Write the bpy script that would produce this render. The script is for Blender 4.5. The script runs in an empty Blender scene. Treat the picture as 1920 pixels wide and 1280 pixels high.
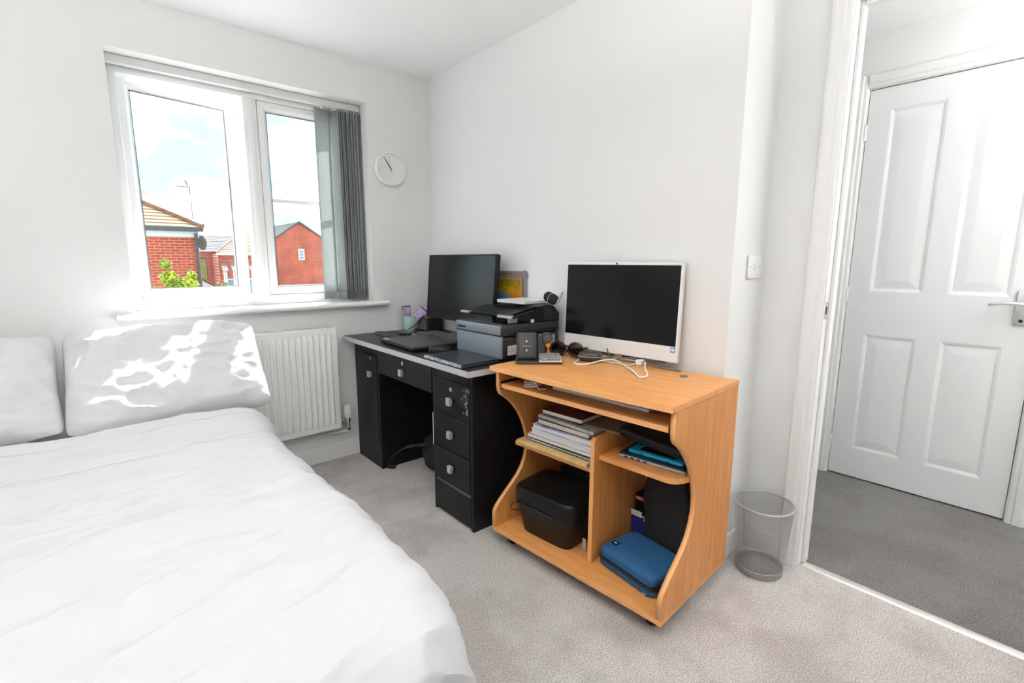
import bpy, bmesh, math, random
from mathutils import Vector, Matrix, noise
random.seed(7)
S = bpy.context.scene
C = S.collection
PI = math.pi
def rad(a): return math.radians(a)

# ------------------------------------------------------------------ camera
F_PX, YAW, PITCH, ROLL, CAM_Z = 914.306, rad(40.872), rad(9.365), rad(0.14), 1.155
cam_d = bpy.data.cameras.new('camera'); cam = bpy.data.objects.new('camera', cam_d); C.objects.link(cam)
cam_d.sensor_width = 36.0; cam_d.lens = F_PX / 1920 * 36.0; cam_d.clip_start = 0.02; cam_d.clip_end = 400
fw = Vector((math.sin(YAW)*math.cos(PITCH), math.cos(YAW)*math.cos(PITCH), -math.sin(PITCH)))
rt = Vector((math.cos(YAW), -math.sin(YAW), 0)); up = rt.cross(fw)
r2 = math.cos(ROLL)*rt + math.sin(ROLL)*up; u2 = -math.sin(ROLL)*rt + math.cos(ROLL)*up
M = Matrix((r2, u2, -fw)).transposed().to_4x4(); M.translation = (0, 0, CAM_Z)
cam.matrix_world = M
S.camera = cam

# ------------------------------------------------------------------ light and exposure
S.view_settings.view_transform = 'Standard'; S.view_settings.look = 'None'
S.view_settings.exposure = 0.87; S.view_settings.gamma = 1.0; S.view_settings.use_curve_mapping = False
W = bpy.data.worlds.new('sky'); S.world = W; W.use_nodes = True
wn = W.node_tree.nodes; wl = W.node_tree.links; wn.clear()
SKY_STRENGTH = 1.0
wo = wn.new('ShaderNodeOutputWorld'); bg = wn.new('ShaderNodeBackground'); bg.inputs[1].default_value = SKY_STRENGTH
tc = wn.new('ShaderNodeTexCoord'); mp = wn.new('ShaderNodeMapping'); mp.inputs['Scale'].default_value = (1.6, 1.6, 3.2)
nz = wn.new('ShaderNodeTexNoise'); nz.inputs['Scale'].default_value = 1.7; nz.inputs['Detail'].default_value = 5; nz.inputs['Roughness'].default_value = .5
cr = wn.new('ShaderNodeValToRGB')
cr.color_ramp.elements[0].position = .44; cr.color_ramp.elements[0].color = (.50, .95, 1.06, 1)
cr.color_ramp.elements[1].position = .72; cr.color_ramp.elements[1].color = (3.4, 3.5, 3.55, 1)
wl.new(tc.outputs['Generated'], mp.inputs[0]); wl.new(mp.outputs[0], nz.inputs[0]); wl.new(nz.outputs[0], cr.inputs[0])
wl.new(cr.outputs[0], bg.inputs[0]); wl.new(bg.outputs[0], wo.inputs[0])
SUN_STRENGTH = 14.0
sd = bpy.data.lights.new('sun', 'SUN'); sd.energy = SUN_STRENGTH; sd.angle = rad(.6); sd.color = (1, .985, .96)
sun = bpy.data.objects.new('sun', sd); C.objects.link(sun)
sun.rotation_euler = Vector((-.34, -.55, -1)).to_track_quat('-Z', 'Y').to_euler(); sun.location = (4, 9, 9)
FILL_BED, FILL_ROOM, FILL_BACK, FILL_HALL = 5.0, 25.0, 6.5, 24.0        # power of the added, unseen lamps built below

# ------------------------------------------------------------------ materials
def lin(c):
    return tuple((v/12.92 if v <= .04045 else ((v+.055)/1.055)**2.4) for v in c)
def srgb(r, g, b): return lin((r/255, g/255, b/255))
MATS = {}
def mat(name, col, rough=.5, metal=0.0, var=0.0, vscale=8.0, stretch=(1, 1, 1), bump=0.0, bscale=60.0, spec=.5, col2=None, coat=0.0, emit=None, estr=0, sheen=0.0, detail=4, obj=True):
    if name in MATS: return MATS[name]
    m = bpy.data.materials.new(name); m.use_nodes = True; n = m.node_tree.nodes; l = m.node_tree.links
    b = n['Principled BSDF']
    b.inputs['Base Color'].default_value = (*col, 1); b.inputs['Roughness'].default_value = rough; b.inputs['Metallic'].default_value = metal
    b.inputs['Specular IOR Level'].default_value = spec; b.inputs['Coat Weight'].default_value = coat; b.inputs['Sheen Weight'].default_value = sheen
    if emit: b.inputs['Emission Color'].default_value = (*emit, 1); b.inputs['Emission Strength'].default_value = estr
    if var or col2 or bump:
        t = n.new('ShaderNodeTexCoord'); mpn = n.new('ShaderNodeMapping'); mpn.inputs['Scale'].default_value = stretch
        l.new(t.outputs['Object'], mpn.inputs[0])
    if var or col2:
        tx = n.new('ShaderNodeTexNoise'); tx.inputs['Scale'].default_value = vscale; tx.inputs['Detail'].default_value = detail
        l.new(mpn.outputs[0], tx.inputs[0]); rp = n.new('ShaderNodeValToRGB')
        ca = col2 if col2 else tuple(v*(1-var) for v in col); cb = col if col2 else tuple(min(1, v*(1+var)) for v in col)
        rp.color_ramp.elements[0].position = .32; rp.color_ramp.elements[0].color = (*ca, 1)
        rp.color_ramp.elements[1].position = .68; rp.color_ramp.elements[1].color = (*cb, 1)
        l.new(tx.outputs[0], rp.inputs[0]); l.new(rp.outputs[0], b.inputs['Base Color'])
    if bump:
        t2 = n.new('ShaderNodeTexNoise'); t2.inputs['Scale'].default_value = bscale; t2.inputs['Detail'].default_value = 3
        l.new(mpn.outputs[0], t2.inputs[0]); bp = n.new('ShaderNodeBump'); bp.inputs['Strength'].default_value = bump; bp.inputs['Distance'].default_value = .01
        l.new(t2.outputs[0], bp.inputs['Height']); l.new(bp.outputs[0], b.inputs['Normal'])
    MATS[name] = m; return m

PAINT = mat('wall_paint', (.80, .80, .795), .85, bump=.02, bscale=180)
CEIL = mat('ceiling_paint', (.92, .92, .92), .9)
TRIM = mat('gloss_white_trim', (.84, .84, .83), .32)
DOORW = mat('door_white', (.84, .845, .85), .4)
UPVC = mat('white_upvc', (.87, .87, .865), .28)
RADW = mat('radiator_white', (.86, .86, .85), .3)
WOOD = mat('beech_laminate', srgb(232, 166, 98), .38, col2=srgb(216, 146, 80), vscale=3.0, stretch=(14, 2.2, 1.2), detail=6)
WOODV = mat('beech_laminate_upright', srgb(222, 154, 88), .42, col2=srgb(204, 134, 70), vscale=3.0, stretch=(18, 18, 1.3), detail=6)
WOODE = mat('beech_edging', srgb(240, 176, 112), .4)
BLACKW = mat('black_ash_board', (.008, .008, .009), .42, var=.5, vscale=14, bump=.05, bscale=120, spec=.32)
BLACKT = mat('black_desk_top', (.009, .009, .010), .36, bump=.03, bscale=200, spec=.35)
SILVER = mat('silver_edging', (.62, .64, .67), .35, metal=.35)
CHROME = mat('chrome', (.75, .75, .76), .18, metal=1)
STEEL = mat('satin_metal', (.70, .68, .65), .32, metal=.6)
BLKP = mat('black_plastic', (.009, .009, .010), .40, spec=.3)
BLKG = mat('black_gloss', (.008, .008, .009), .12)
BLKR = mat('black_rough', (.012, .012, .013), .75, bump=.15, bscale=300)
DKGREY = mat('dark_grey_plastic', (.022, .022, .024), .5, spec=.35)
MIDGREY = mat('mid_grey_plastic', (.16, .16, .165), .5)
LTGREY = mat('light_grey_plastic', (.5, .5, .5), .45)
WHITEP = mat('white_plastic', (.84, .84, .83), .35)
PAPER = mat('white_paper', (.82, .81, .79), .8)
CREAM = mat('cream_paper', (.78, .70, .55), .8, var=.08, vscale=20)
SCREEN = mat('dark_screen', (.005, .005, .006), .16, spec=.25)
COTTON = mat('white_cotton', (.60, .605, .625), .85, bump=.04, bscale=400, sheen=.1)
COTTON2 = mat('white_pillow_cotton', (.64, .64, .65), .85, bump=.05, bscale=300)

def carpet(name, a, b, c):
    m = bpy.data.materials.new(name); m.use_nodes = True; n = m.node_tree.nodes; l = m.node_tree.links
    bs = n['Principled BSDF']; bs.inputs['Roughness'].default_value = .95; bs.inputs['Specular IOR Level'].default_value = .1; bs.inputs['Sheen Weight'].default_value = .25
    t = n.new('ShaderNodeTexCoord')
    f = n.new('ShaderNodeTexNoise'); f.inputs['Scale'].default_value = 230; f.inputs['Detail'].default_value = 3
    g = n.new('ShaderNodeTexNoise'); g.inputs['Scale'].default_value = 3.2; g.inputs['Detail'].default_value = 5; g.inputs['Roughness'].default_value = .62
    h = n.new('ShaderNodeTexNoise'); h.inputs['Scale'].default_value = 75; h.inputs['Detail'].default_value = 2
    for x in (f, g, h): l.new(t.outputs['Object'], x.inputs[0])
    r1 = n.new('ShaderNodeValToRGB'); r1.color_ramp.elements[0].position = .36; r1.color_ramp.elements[0].color = (*a, 1); r1.color_ramp.elements[1].position = .64; r1.color_ramp.elements[1].color = (*b, 1)
    r2_ = n.new('ShaderNodeValToRGB'); r2_.color_ramp.elements[0].position = .40; r2_.color_ramp.elements[0].color = (*c, 1); r2_.color_ramp.elements[1].position = .56; r2_.color_ramp.elements[1].color = (1, 1, 1, 1)
    mx = n.new('ShaderNodeMix'); mx.data_type = 'RGBA'; mx.blend_type = 'MULTIPLY'; mx.inputs[0].default_value = 1
    l.new(f.outputs[0], r1.inputs[0]); l.new(g.outputs[0], r2_.inputs[0]); l.new(r1.outputs[0], mx.inputs[6]); l.new(r2_.outputs[0], mx.inputs[7]); l.new(mx.outputs[2], bs.inputs['Base Color'])
    ad = n.new('ShaderNodeMath'); ad.operation = 'ADD'; l.new(f.outputs[0], ad.inputs[0]); l.new(h.outputs[0], ad.inputs[1])
    bp = n.new('ShaderNodeBump'); bp.inputs['Strength'].default_value = .7; bp.inputs['Distance'].default_value = .012
    l.new(ad.outputs[0], bp.inputs['Height']); l.new(bp.outputs[0], bs.inputs['Normal'])
    return m
CARPET = carpet('beige_grey_carpet', srgb(180, 174, 170), srgb(240, 234, 230), (.80, .785, .77))
CARPETH = carpet('dark_grey_carpet', srgb(90, 88, 86), srgb(146, 143, 140), (.80, .78, .77))

def glass(name, tint=(1, 1, 1), refl=.06):
    m = bpy.data.materials.new(name); m.use_nodes = True; n = m.node_tree.nodes; l = m.node_tree.links; n.clear()
    o = n.new('ShaderNodeOutputMaterial'); mx = n.new('ShaderNodeMixShader'); t = n.new('ShaderNodeBsdfTransparent'); t.inputs[0].default_value = (*tint, 1)
    g = n.new('ShaderNodeBsdfGlossy'); g.inputs['Roughness'].default_value = .02; lw = n.new('ShaderNodeLayerWeight'); lw.inputs[0].default_value = .5
    pw = n.new('ShaderNodeMath'); pw.operation = 'POWER'; pw.inputs[1].default_value = 5; ma = n.new('ShaderNodeMath'); ma.operation = 'MULTIPLY_ADD'; ma.inputs[1].default_value = .7; ma.inputs[2].default_value = .03
    l.new(lw.outputs['Facing'], pw.inputs[0]); l.new(pw.outputs[0], ma.inputs[0])
    l.new(ma.outputs[0], mx.inputs[0]); l.new(t.outputs[0], mx.inputs[1]); l.new(g.outputs[0], mx.inputs[2]); l.new(mx.outputs[0], o.inputs[0]); return m
GLASS = glass('window_glass', (.98, .99, .99))
LENS = glass('smoked_lens', (.35, .34, .33))
def mesh_net(name, col, cover=.5, cells=(150, 150)):
    """fine wire mesh: opaque wires, open holes (woven wire pattern in object UV)"""
    m = bpy.data.materials.new(name); m.use_nodes = True; n = m.node_tree.nodes; l = m.node_tree.links
    bs = n['Principled BSDF']; bs.inputs['Base Color'].default_value = (*col, 1); bs.inputs['Roughness'].default_value = .45; bs.inputs['Metallic'].default_value = .6
    uv = n.new('ShaderNodeUVMap'); sp = n.new('ShaderNodeSeparateXYZ'); l.new(uv.outputs[0], sp.inputs[0]); outs = []
    for i, k in enumerate(cells):
        mu = n.new('ShaderNodeMath'); mu.operation = 'MULTIPLY'; mu.inputs[1].default_value = k; l.new(sp.outputs[i], mu.inputs[0])
        fr = n.new('ShaderNodeMath'); fr.operation = 'FRACT'; l.new(mu.outputs[0], fr.inputs[0])
        lt = n.new('ShaderNodeMath'); lt.operation = 'LESS_THAN'; lt.inputs[1].default_value = cover; l.new(fr.outputs[0], lt.inputs[0]); outs.append(lt)
    mxm = n.new('ShaderNodeMath'); mxm.operation = 'MAXIMUM'; l.new(outs[0].outputs[0], mxm.inputs[0]); l.new(outs[1].outputs[0], mxm.inputs[1])
    l.new(mxm.outputs[0], bs.inputs['Alpha']); return m
BIN_MESH = mesh_net('grey_wire_mesh', (.50, .51, .52), .21, (190, 75))

# ------------------------------------------------------------------ mesh helpers
class MB:
    def __init__(s): s.bm = bmesh.new(); s.uv = None
    def box(s, x0, x1, y0, y1, z0, z1, bev=0.0, seg=2, mtx=None):
        r = bmesh.ops.create_cube(s.bm, size=1.0); vs = r['verts']
        for v in vs:
            v.co = Vector(((x0+x1)/2 + v.co.x*(x1-x0), (y0+y1)/2 + v.co.y*(y1-y0), (z0+z1)/2 + v.co.z*(z1-z0)))
        if bev:
            es = set(); [es.update(v.link_edges) for v in vs]
            rr = bmesh.ops.bevel(s.bm, geom=list(es), offset=min(bev, .49*min(abs(x1-x0), abs(y1-y0), abs(z1-z0))), segments=seg, affect='EDGES', profile=.5)
            vs = list({v for f in rr['faces'] for v in f.verts} | {v for v in vs if v.is_valid})
        if mtx:
            for v in vs: v.co = mtx @ v.co
        return s
    def prism(s, prof, h0, h1, axis='y', bev=0.0):
        """closed profile of (a, b); extruded from h0 to h1 along axis: y -> (a, h, b); x -> (h, a, b); z -> (a, b, h)"""
        def P(a, b, h): return {'y': (a, h, b), 'x': (h, a, b), 'z': (a, b, h)}[axis]
        A = [s.bm.verts.new(P(a, b, h0)) for a, b in prof]; B = [s.bm.verts.new(P(a, b, h1)) for a, b in prof]
        n = len(prof); fs = [s.bm.faces.new(A), s.bm.faces.new(B[::-1])]
        for i in range(n): fs.append(s.bm.faces.new((A[i], B[i], B[(i+1) % n], A[(i+1) % n])))
        bmesh.ops.recalc_face_normals(s.bm, faces=fs)
        if bev:
            es = [e for f in fs[:2] for e in f.edges]
            bmesh.ops.bevel(s.bm, geom=es, offset=bev, segments=2, affect='EDGES', profile=.5)
        return s
    def tube(s, pts, r, seg=8, closed=False, caps=True, smooth=0):
        pts = [Vector(p) for p in pts]
        if smooth: pts = catmull(pts, smooth, closed)
        n = len(pts); rings = []; prev = None
        for i, p in enumerate(pts):
            a = pts[(i-1) % n] if (closed or i > 0) else p; b = pts[(i+1) % n] if (closed or i < n-1) else p
            t = (b-a).normalized() if (b-a).length > 1e-9 else Vector((0, 0, 1))
            if prev is None:
                q = Vector((0, 0, 1)) if abs(t.z) < .9 else Vector((1, 0, 0)); e = t.cross(q).normalized()
            else:
                e = (prev - t*prev.dot(t)); e = e.normalized() if e.length > 1e-6 else t.orthogonal().normalized()
            prev = e; f = t.cross(e); rr = r(i/(n-1)) if callable(r) else r
            rings.append([s.bm.verts.new(p + (e*math.cos(2*PI*k/seg) + f*math.sin(2*PI*k/seg))*rr) for k in range(seg)])
        m = n if closed else n-1
        for i in range(m):
            A, B = rings[i], rings[(i+1) % n]
            for k in range(seg): s.bm.faces.new((A[k], A[(k+1) % seg], B[(k+1) % seg], B[k]))
        if caps and not closed: s.bm.faces.new(rings[0][::-1]); s.bm.faces.new(rings[-1])
        return s
    def lathe(s, prof, seg=24, cap0=True, cap1=True, center=(0, 0, 0), axis='z', a0=0, uv=False, sx=1, sy=1):
        c = Vector(center); rings = []
        def P(r, h, t):
            x, y = r*math.cos(t)*sx, r*math.sin(t)*sy
            return c + Vector({'z': (x, y, h), 'y': (x, h, y), 'x': (h, x, y)}[axis])
        for r, h in prof: rings.append([s.bm.verts.new(P(r, h, a0 + 2*PI*k/seg)) for k in range(seg)])
        lay = s.bm.loops.layers.uv.verify() if uv else None
        fs = []
        for i in range(len(rings)-1):
            for k in range(seg):
                f = s.bm.faces.new((rings[i][k], rings[i][(k+1) % seg], rings[i+1][(k+1) % seg], rings[i+1][k])); fs.append(f)
                if uv:
                    for lp, (uu, vv) in zip(f.loops, ((k, i), (k+1, i), (k+1, i+1), (k, i+1))): lp[lay].uv = (uu/seg, vv/(len(rings)-1))
        if cap0: fs.append(s.bm.faces.new(rings[0][::-1]))
        if cap1: fs.append(s.bm.faces.new(rings[-1]))
        if not uv: bmesh.ops.recalc_face_normals(s.bm, faces=fs)
        return s
    def grid(s, fn, nu, nv, closeu=False):
        V = [[s.bm.verts.new(fn(i/(nu if closeu else nu-1), j/(nv-1))) for j in range(nv)] for i in range(nu)]
        for i in range(nu if closeu else nu-1):
            for j in range(nv-1):
                i2 = (i+1) % nu
                s.bm.faces.new((V[i][j], V[i2][j], V[i2][j+1], V[i][j+1]))
        return s
    def quad(s, a, b, c, d): s.bm.faces.new([s.bm.verts.new(v) for v in (a, b, c, d)]); return s
    def xf(s, m):
        for v in s.bm.verts: v.co = m @ v.co
        return s
    def build(s, name, m, parent=None, smooth=False, loc=None, rz=None, mods=None):
        me = bpy.data.meshes.new(name); s.bm.normal_update(); s.bm.to_mesh(me); s.bm.free()
        me.materials.append(m)
        if smooth:
            for p in me.polygons: p.use_smooth = True
            try: me.set_sharp_from_angle(angle=rad(35))
            except Exception: pass
        o = bpy.data.objects.new(name, me); C.objects.link(o)
        if parent: o.parent = parent
        if loc: o.location = loc
        if rz is not None: o.rotation_euler = (0, 0, rz)
        return o
def catmull(pts, k, closed=False):
    out = []; n = len(pts)
    rng = range(n if closed else n-1)
    for i in rng:
        p0 = pts[(i-1) % n] if closed or i > 0 else pts[i]; p1 = pts[i]; p2 = pts[(i+1) % n]; p3 = pts[(i+2) % n] if closed or i < n-2 else p2
        for j in range(k):
            t = j/k; out.append(.5*((2*p1) + (p2-p0)*t + (2*p0-5*p1+4*p2-p3)*t*t + (3*p1-p0-3*p2+p3)*t**3))
    if not closed: out.append(pts[-1])
    return out
def box(x0, x1, y0, y1, z0, z1, bev=0.0, seg=2): return MB().box(x0, x1, y0, y1, z0, z1, bev, seg)
def tag(o, label, cat=None, group=None, kind=None):
    o['label'] = label
    if cat: o['category'] = cat
    if group: o['group'] = group
    if kind: o['kind'] = kind
    return o
def thing(name, label, cat, loc=(0, 0, 0), rz=0, group=None, kind=None):
    o = bpy.data.objects.new(name, None); C.objects.link(o); o.empty_display_size = .05
    o.location = loc; o.rotation_euler = (0, 0, rz)
    return tag(o, label, cat, group, kind)
def struct(o, label, cat): return tag(o, label, cat, None, 'structure')
def lab(o, text): o['label'] = text; return o
def copy_tree(o, parent=None):
    c = o.copy(); C.objects.link(c)
    if parent: c.parent = parent
    for ch in list(o.children): copy_tree(ch, c)
    return c

# ================================================================== the room
WX, WY, RETY, DX, CZ, LX, BY = 1.69, 2.75, 0.79, 1.95, 2.24, -1.48, -1.25
HX, HY0, HY1 = 3.02, -1.3, 1.6
OY0, OY1, OZ = -.19, .575, 1.985          # bedroom door opening
WI = (.149, 1.287, .915, 2.03)            # window opening x0 x1 z0 z1
T = .10
struct(box(LX-T, DX+.035, BY-T, WY+T, -.06, 0).build('floor', CARPET), 'pale beige grey bedroom carpet', 'floor')
struct(box(DX+.035, HX+T, HY0-T, HY1+T, -.06, 0).build('floor_hall', CARPETH), 'darker grey hall carpet beyond the threshold strip', 'floor')
struct(box(LX-T, HX+T, HY0-T, WY+.2, CZ, CZ+.08).build('ceiling', CEIL), 'plain white ceiling', 'ceiling')
m = MB(); o_ = WY+.215
m.box(LX-T, WI[0], WY, o_, 0, CZ).box(WI[1], WX+T, WY, o_, 0, CZ).box(WI[0], WI[1], WY, o_, 0, WI[2]).box(WI[0], WI[1], WY, o_, WI[3], CZ)
struct(m.build('wall_back', PAINT), 'white painted wall with the window', 'wall')
struct(box(WX, WX+.26, RETY, WY, 0, CZ).build('wall_right', PAINT), 'white wall behind the two desks', 'wall')
m = MB(); m.box(DX, DX+T, OY1+.028, RETY, 0, CZ).box(DX, DX+T, BY-T, OY0-.028, 0, CZ).box(DX, DX+T, OY0-.028, OY1+.028, OZ+.028, CZ)
struct(m.build('wall_door', PAINT), 'white wall strip with the open doorway', 'wall')
struct(box(LX-T, LX, BY-T, WY, 0, CZ).build('wall_left', PAINT), 'white wall along the far side of the bed', 'wall')
struct(box(LX, DX, BY-T, BY, 0, CZ).build('wall_front', PAINT), 'white wall opposite the window', 'wall')
DO = (.092, .793, 1.99)                   # hall door opening y0 y1 z1
m = MB(); m.box(HX, HX+T, HY0-T, DO[0]-.03, 0, CZ).box(HX, HX+T, DO[1]+.03, HY1+T, 0, CZ).box(HX, HX+T, DO[0]-.03, DO[1]+.03, DO[2]+.03, CZ)
struct(m.build('wall_hall', PAINT), 'white hall wall around the closed door', 'wall')
struct(box(DX+T, HX, HY1, HY1+T, 0, CZ).build('wall_hall_end', PAINT), 'white end wall of the hall', 'wall')
struct(box(DX+T, HX, HY0-T, HY0, 0, CZ).build('wall_hall_near', PAINT), 'white near end wall of the hall', 'wall')
# baseboards
def skirt(name, x0, x1, y0, y1, label):
    struct(box(x0, x1, y0, y1, 0, .098, .004).build(name, TRIM), label, 'baseboard')
skirt('baseboard_back', LX, WX-.014, WY-.014, WY, 'white skirting board below the radiator')
skirt('baseboard_right', WX-.014, WX, RETY-.014, WY, 'white skirting board behind the desks')
skirt('baseboard_return', WX, DX-.014, RETY-.014, RETY, 'short white skirting board behind the wire bin')
skirt('baseboard_door', DX-.014, DX, OY1+.07, RETY-.014, 'short white skirting board beside the door frame')
skirt('baseboard_left', LX, LX+.014, BY, WY-.014, 'white skirting board along the bed wall')
skirt('baseboard_hall', HX-.014, HX, DO[1]+.07, HY1, 'white skirting board of the hall')

# bedroom door frame: lining, stop, moulded architrave
t = thing('trim_1', 'white moulded frame around the open bedroom doorway', 'door frame', (DX, OY1, 0), 0, None, 'structure')
def loc(m_, t_): return m_.xf(Matrix.Translation(-Vector(t_.location)))
m = MB(); m.box(DX-.002, DX+T+.002, OY1, OY1+.028, 0, OZ+.028).box(DX-.002, DX+T+.002, OY0-.028, OY0, 0, OZ+.028).box(DX-.002, DX+T+.002, OY0, OY1, OZ, OZ+.028)
loc(m, t).build('lining', TRIM, t)
m = MB(); m.box(DX+.040, DX+.076, OY1-.012, OY1, 0, OZ, .002).box(DX+.040, DX+.076, OY0, OY0+.012, 0, OZ, .002).box(DX+.040, DX+.076, OY0+.012, OY1-.012, OZ-.012, OZ, .002)
loc(m, t).build('door_stop', TRIM, t)
AP = [(0, 0), (0, .009), (.006, .012), (.018, .013), (.024, .017), (.05, .018), (.058, .016), (.062, .010), (.062, 0)]   # width, thickness
def arch_up(y_in, sgn, side, x, z1, n='architrave'):
    prof = [(x + side*d, y_in + sgn*(w+.004)) for w, d in AP]
    return MB().prism([(a, b) for a, b in prof], 0, z1, 'z')
for side, x in ((-1, DX), (1, DX+T)):
    loc(arch_up(OY1, 1, side, x, OZ+.066), t).build('architrave', TRIM, t)
    loc(arch_up(OY0, -1, side, x, OZ+.066), t).build('architrave', TRIM, t)
    prof = [(x + side*d, OZ+w+.004) for w, d in AP]
    mm = MB(); mm.prism(prof, OY0-.004, OY1+.004, 'y'); loc(mm, t).build('architrave', TRIM, t)
m = MB(); m.box(DX-.001+.004, DX+.030, OY1-.0015, OY1+.001, .955, 1.015); lab(loc(m, t).build('strike_plate', CHROME, t), 'small chrome strike plate')
m = MB(); m.box(DX+.012, DX+.022, OY1-.0025, OY1, .972, .998); loc(m, t).build('latch_hole', BLKP, t)
m = MB(); m.prism([(DX+.018, 0), (DX+.022, .006), (DX+.035, .008), (DX+.048, .006), (DX+.052, 0)], OY0, OY1-.0125, 'y')
struct(m.build('trim_threshold', STEEL), 'slim metal carpet strip across the doorway', 'threshold strip')

# hall door
d = thing('door_1', 'white four panel moulded door closed across the hall', 'door', (HX, DO[0], 0), 0, None, 'structure')
y0, y1 = DO[0]+.003, DO[1]-.003; z0, z1 = .008, DO[2]-.004
PY = [(y0+.092, y0+.302), (y0+.392, y0+.604)]; PZ = [(.165, .785), (1.005, 1.885)]
m = MB(); m.box(HX+.016, HX+.044, y0, y1, z0, z1)
ys = [y0, PY[0][0], PY[0][1], PY[1][0], PY[1][1], y1]; zs = [z0, PZ[0][0], PZ[0][1], PZ[1][0], PZ[1][1], z1]
for i in range(5):
    for j in range(5):
        if i in (1, 3) and j in (1, 3): continue
        m.box(HX+.004, HX+.016, ys[i], ys[i+1], zs[j], zs[j+1])
bmesh.ops.remove_doubles(m.bm, verts=m.bm.verts, dist=1e-5)
loc(m, d).build('leaf', DOORW, d)
for a, b in PY:
    for c, e in PZ:
        m = MB(); lv = [(0, HX+.004), (.008, HX+.0056), (.016, HX+.0084), (.022, HX+.0084), (.052, HX+.0056), (.058, HX+.0052)]
        rings = [[m.bm.verts.new((x, yy, zz)) for yy, zz in ((a+k, c+k), (b-k, c+k), (b-k, e-k), (a+k, e-k))] for k, x in lv]
        for i in range(len(rings)-1):
            for k in range(4): m.bm.faces.new((rings[i][k], rings[i][(k+1) % 4], rings[i+1][(k+1) % 4], rings[i+1][k]))
        m.bm.faces.new(rings[-1]); bmesh.ops.recalc_face_normals(m.bm, faces=m.bm.faces)
        loc(m, d).build('panel', DOORW, d)
hn = loc(MB().box(HX-.006, HX+.003, .122, .168, .885, 1.035, .018, 4), d).build('handle', CHROME, d, True)
hn.name = 'door_handle'
m = MB(); m.lathe([(.012, -.05), (.012, 0)], 16, center=(HX-.004, .145, .978), axis='x')
m.tube([(HX-.05, .140, .978), (HX-.056, .165, .981), (HX-.056, .20, .981), (HX-.055, .235, .975), (HX-.053, .248, .971)], lambda k: .0105-.004*k, 10, smooth=5)
loc(m, d).build('lever', CHROME, hn, True)
m = MB(); m.lathe([(.007, -.0085), (.007, 0)], 12, center=(HX, .145, .905), axis='x'); loc(m, d).build('keyhole', DKGREY, hn)
for z in (.186, .985, 1.789):
    m = MB()
    for k in range(3): m.lathe([(.0065, z-.038+k*.026), (.0065, z-.038+k*.026+.024)], 12, center=(HX-.004, DO[1]+.002, 0))
    m.box(HX-.002, HX+.002, DO[1]-.006, DO[1]+.012, z-.038, z+.038); loc(m, d).build('hinge', TRIM, d, True)
f = thing('trim_2', 'white frame around the closed hall door', 'door frame', (HX, DO[1], 0), 0, None, 'structure')
m = MB(); m.box(HX-.002, HX+T, DO[1], DO[1]+.03, 0, DO[2]+.03).box(HX-.002, HX+T, DO[0]-.03, DO[0], 0, DO[2]+.03).box(HX-.002, HX+T, DO[0], DO[1], DO[2], DO[2]+.03)
m.box(HX+.05, HX+T, DO[0], DO[1], 0, DO[2]); loc(m, f).build('lining', TRIM, f)
loc(arch_up(DO[1], 1, -1, HX, DO[2]+.066), f).build('architrave', TRIM, f); loc(arch_up(DO[0], -1, -1, HX, DO[2]+.066), f).build('architrave', TRIM, f)
m = MB(); m.prism([(HX - dd, DO[2]+w+.004) for w, dd in AP], DO[0]-.004, DO[1]+.004, 'y'); loc(m, f).build('architrave', TRIM, f)

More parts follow.
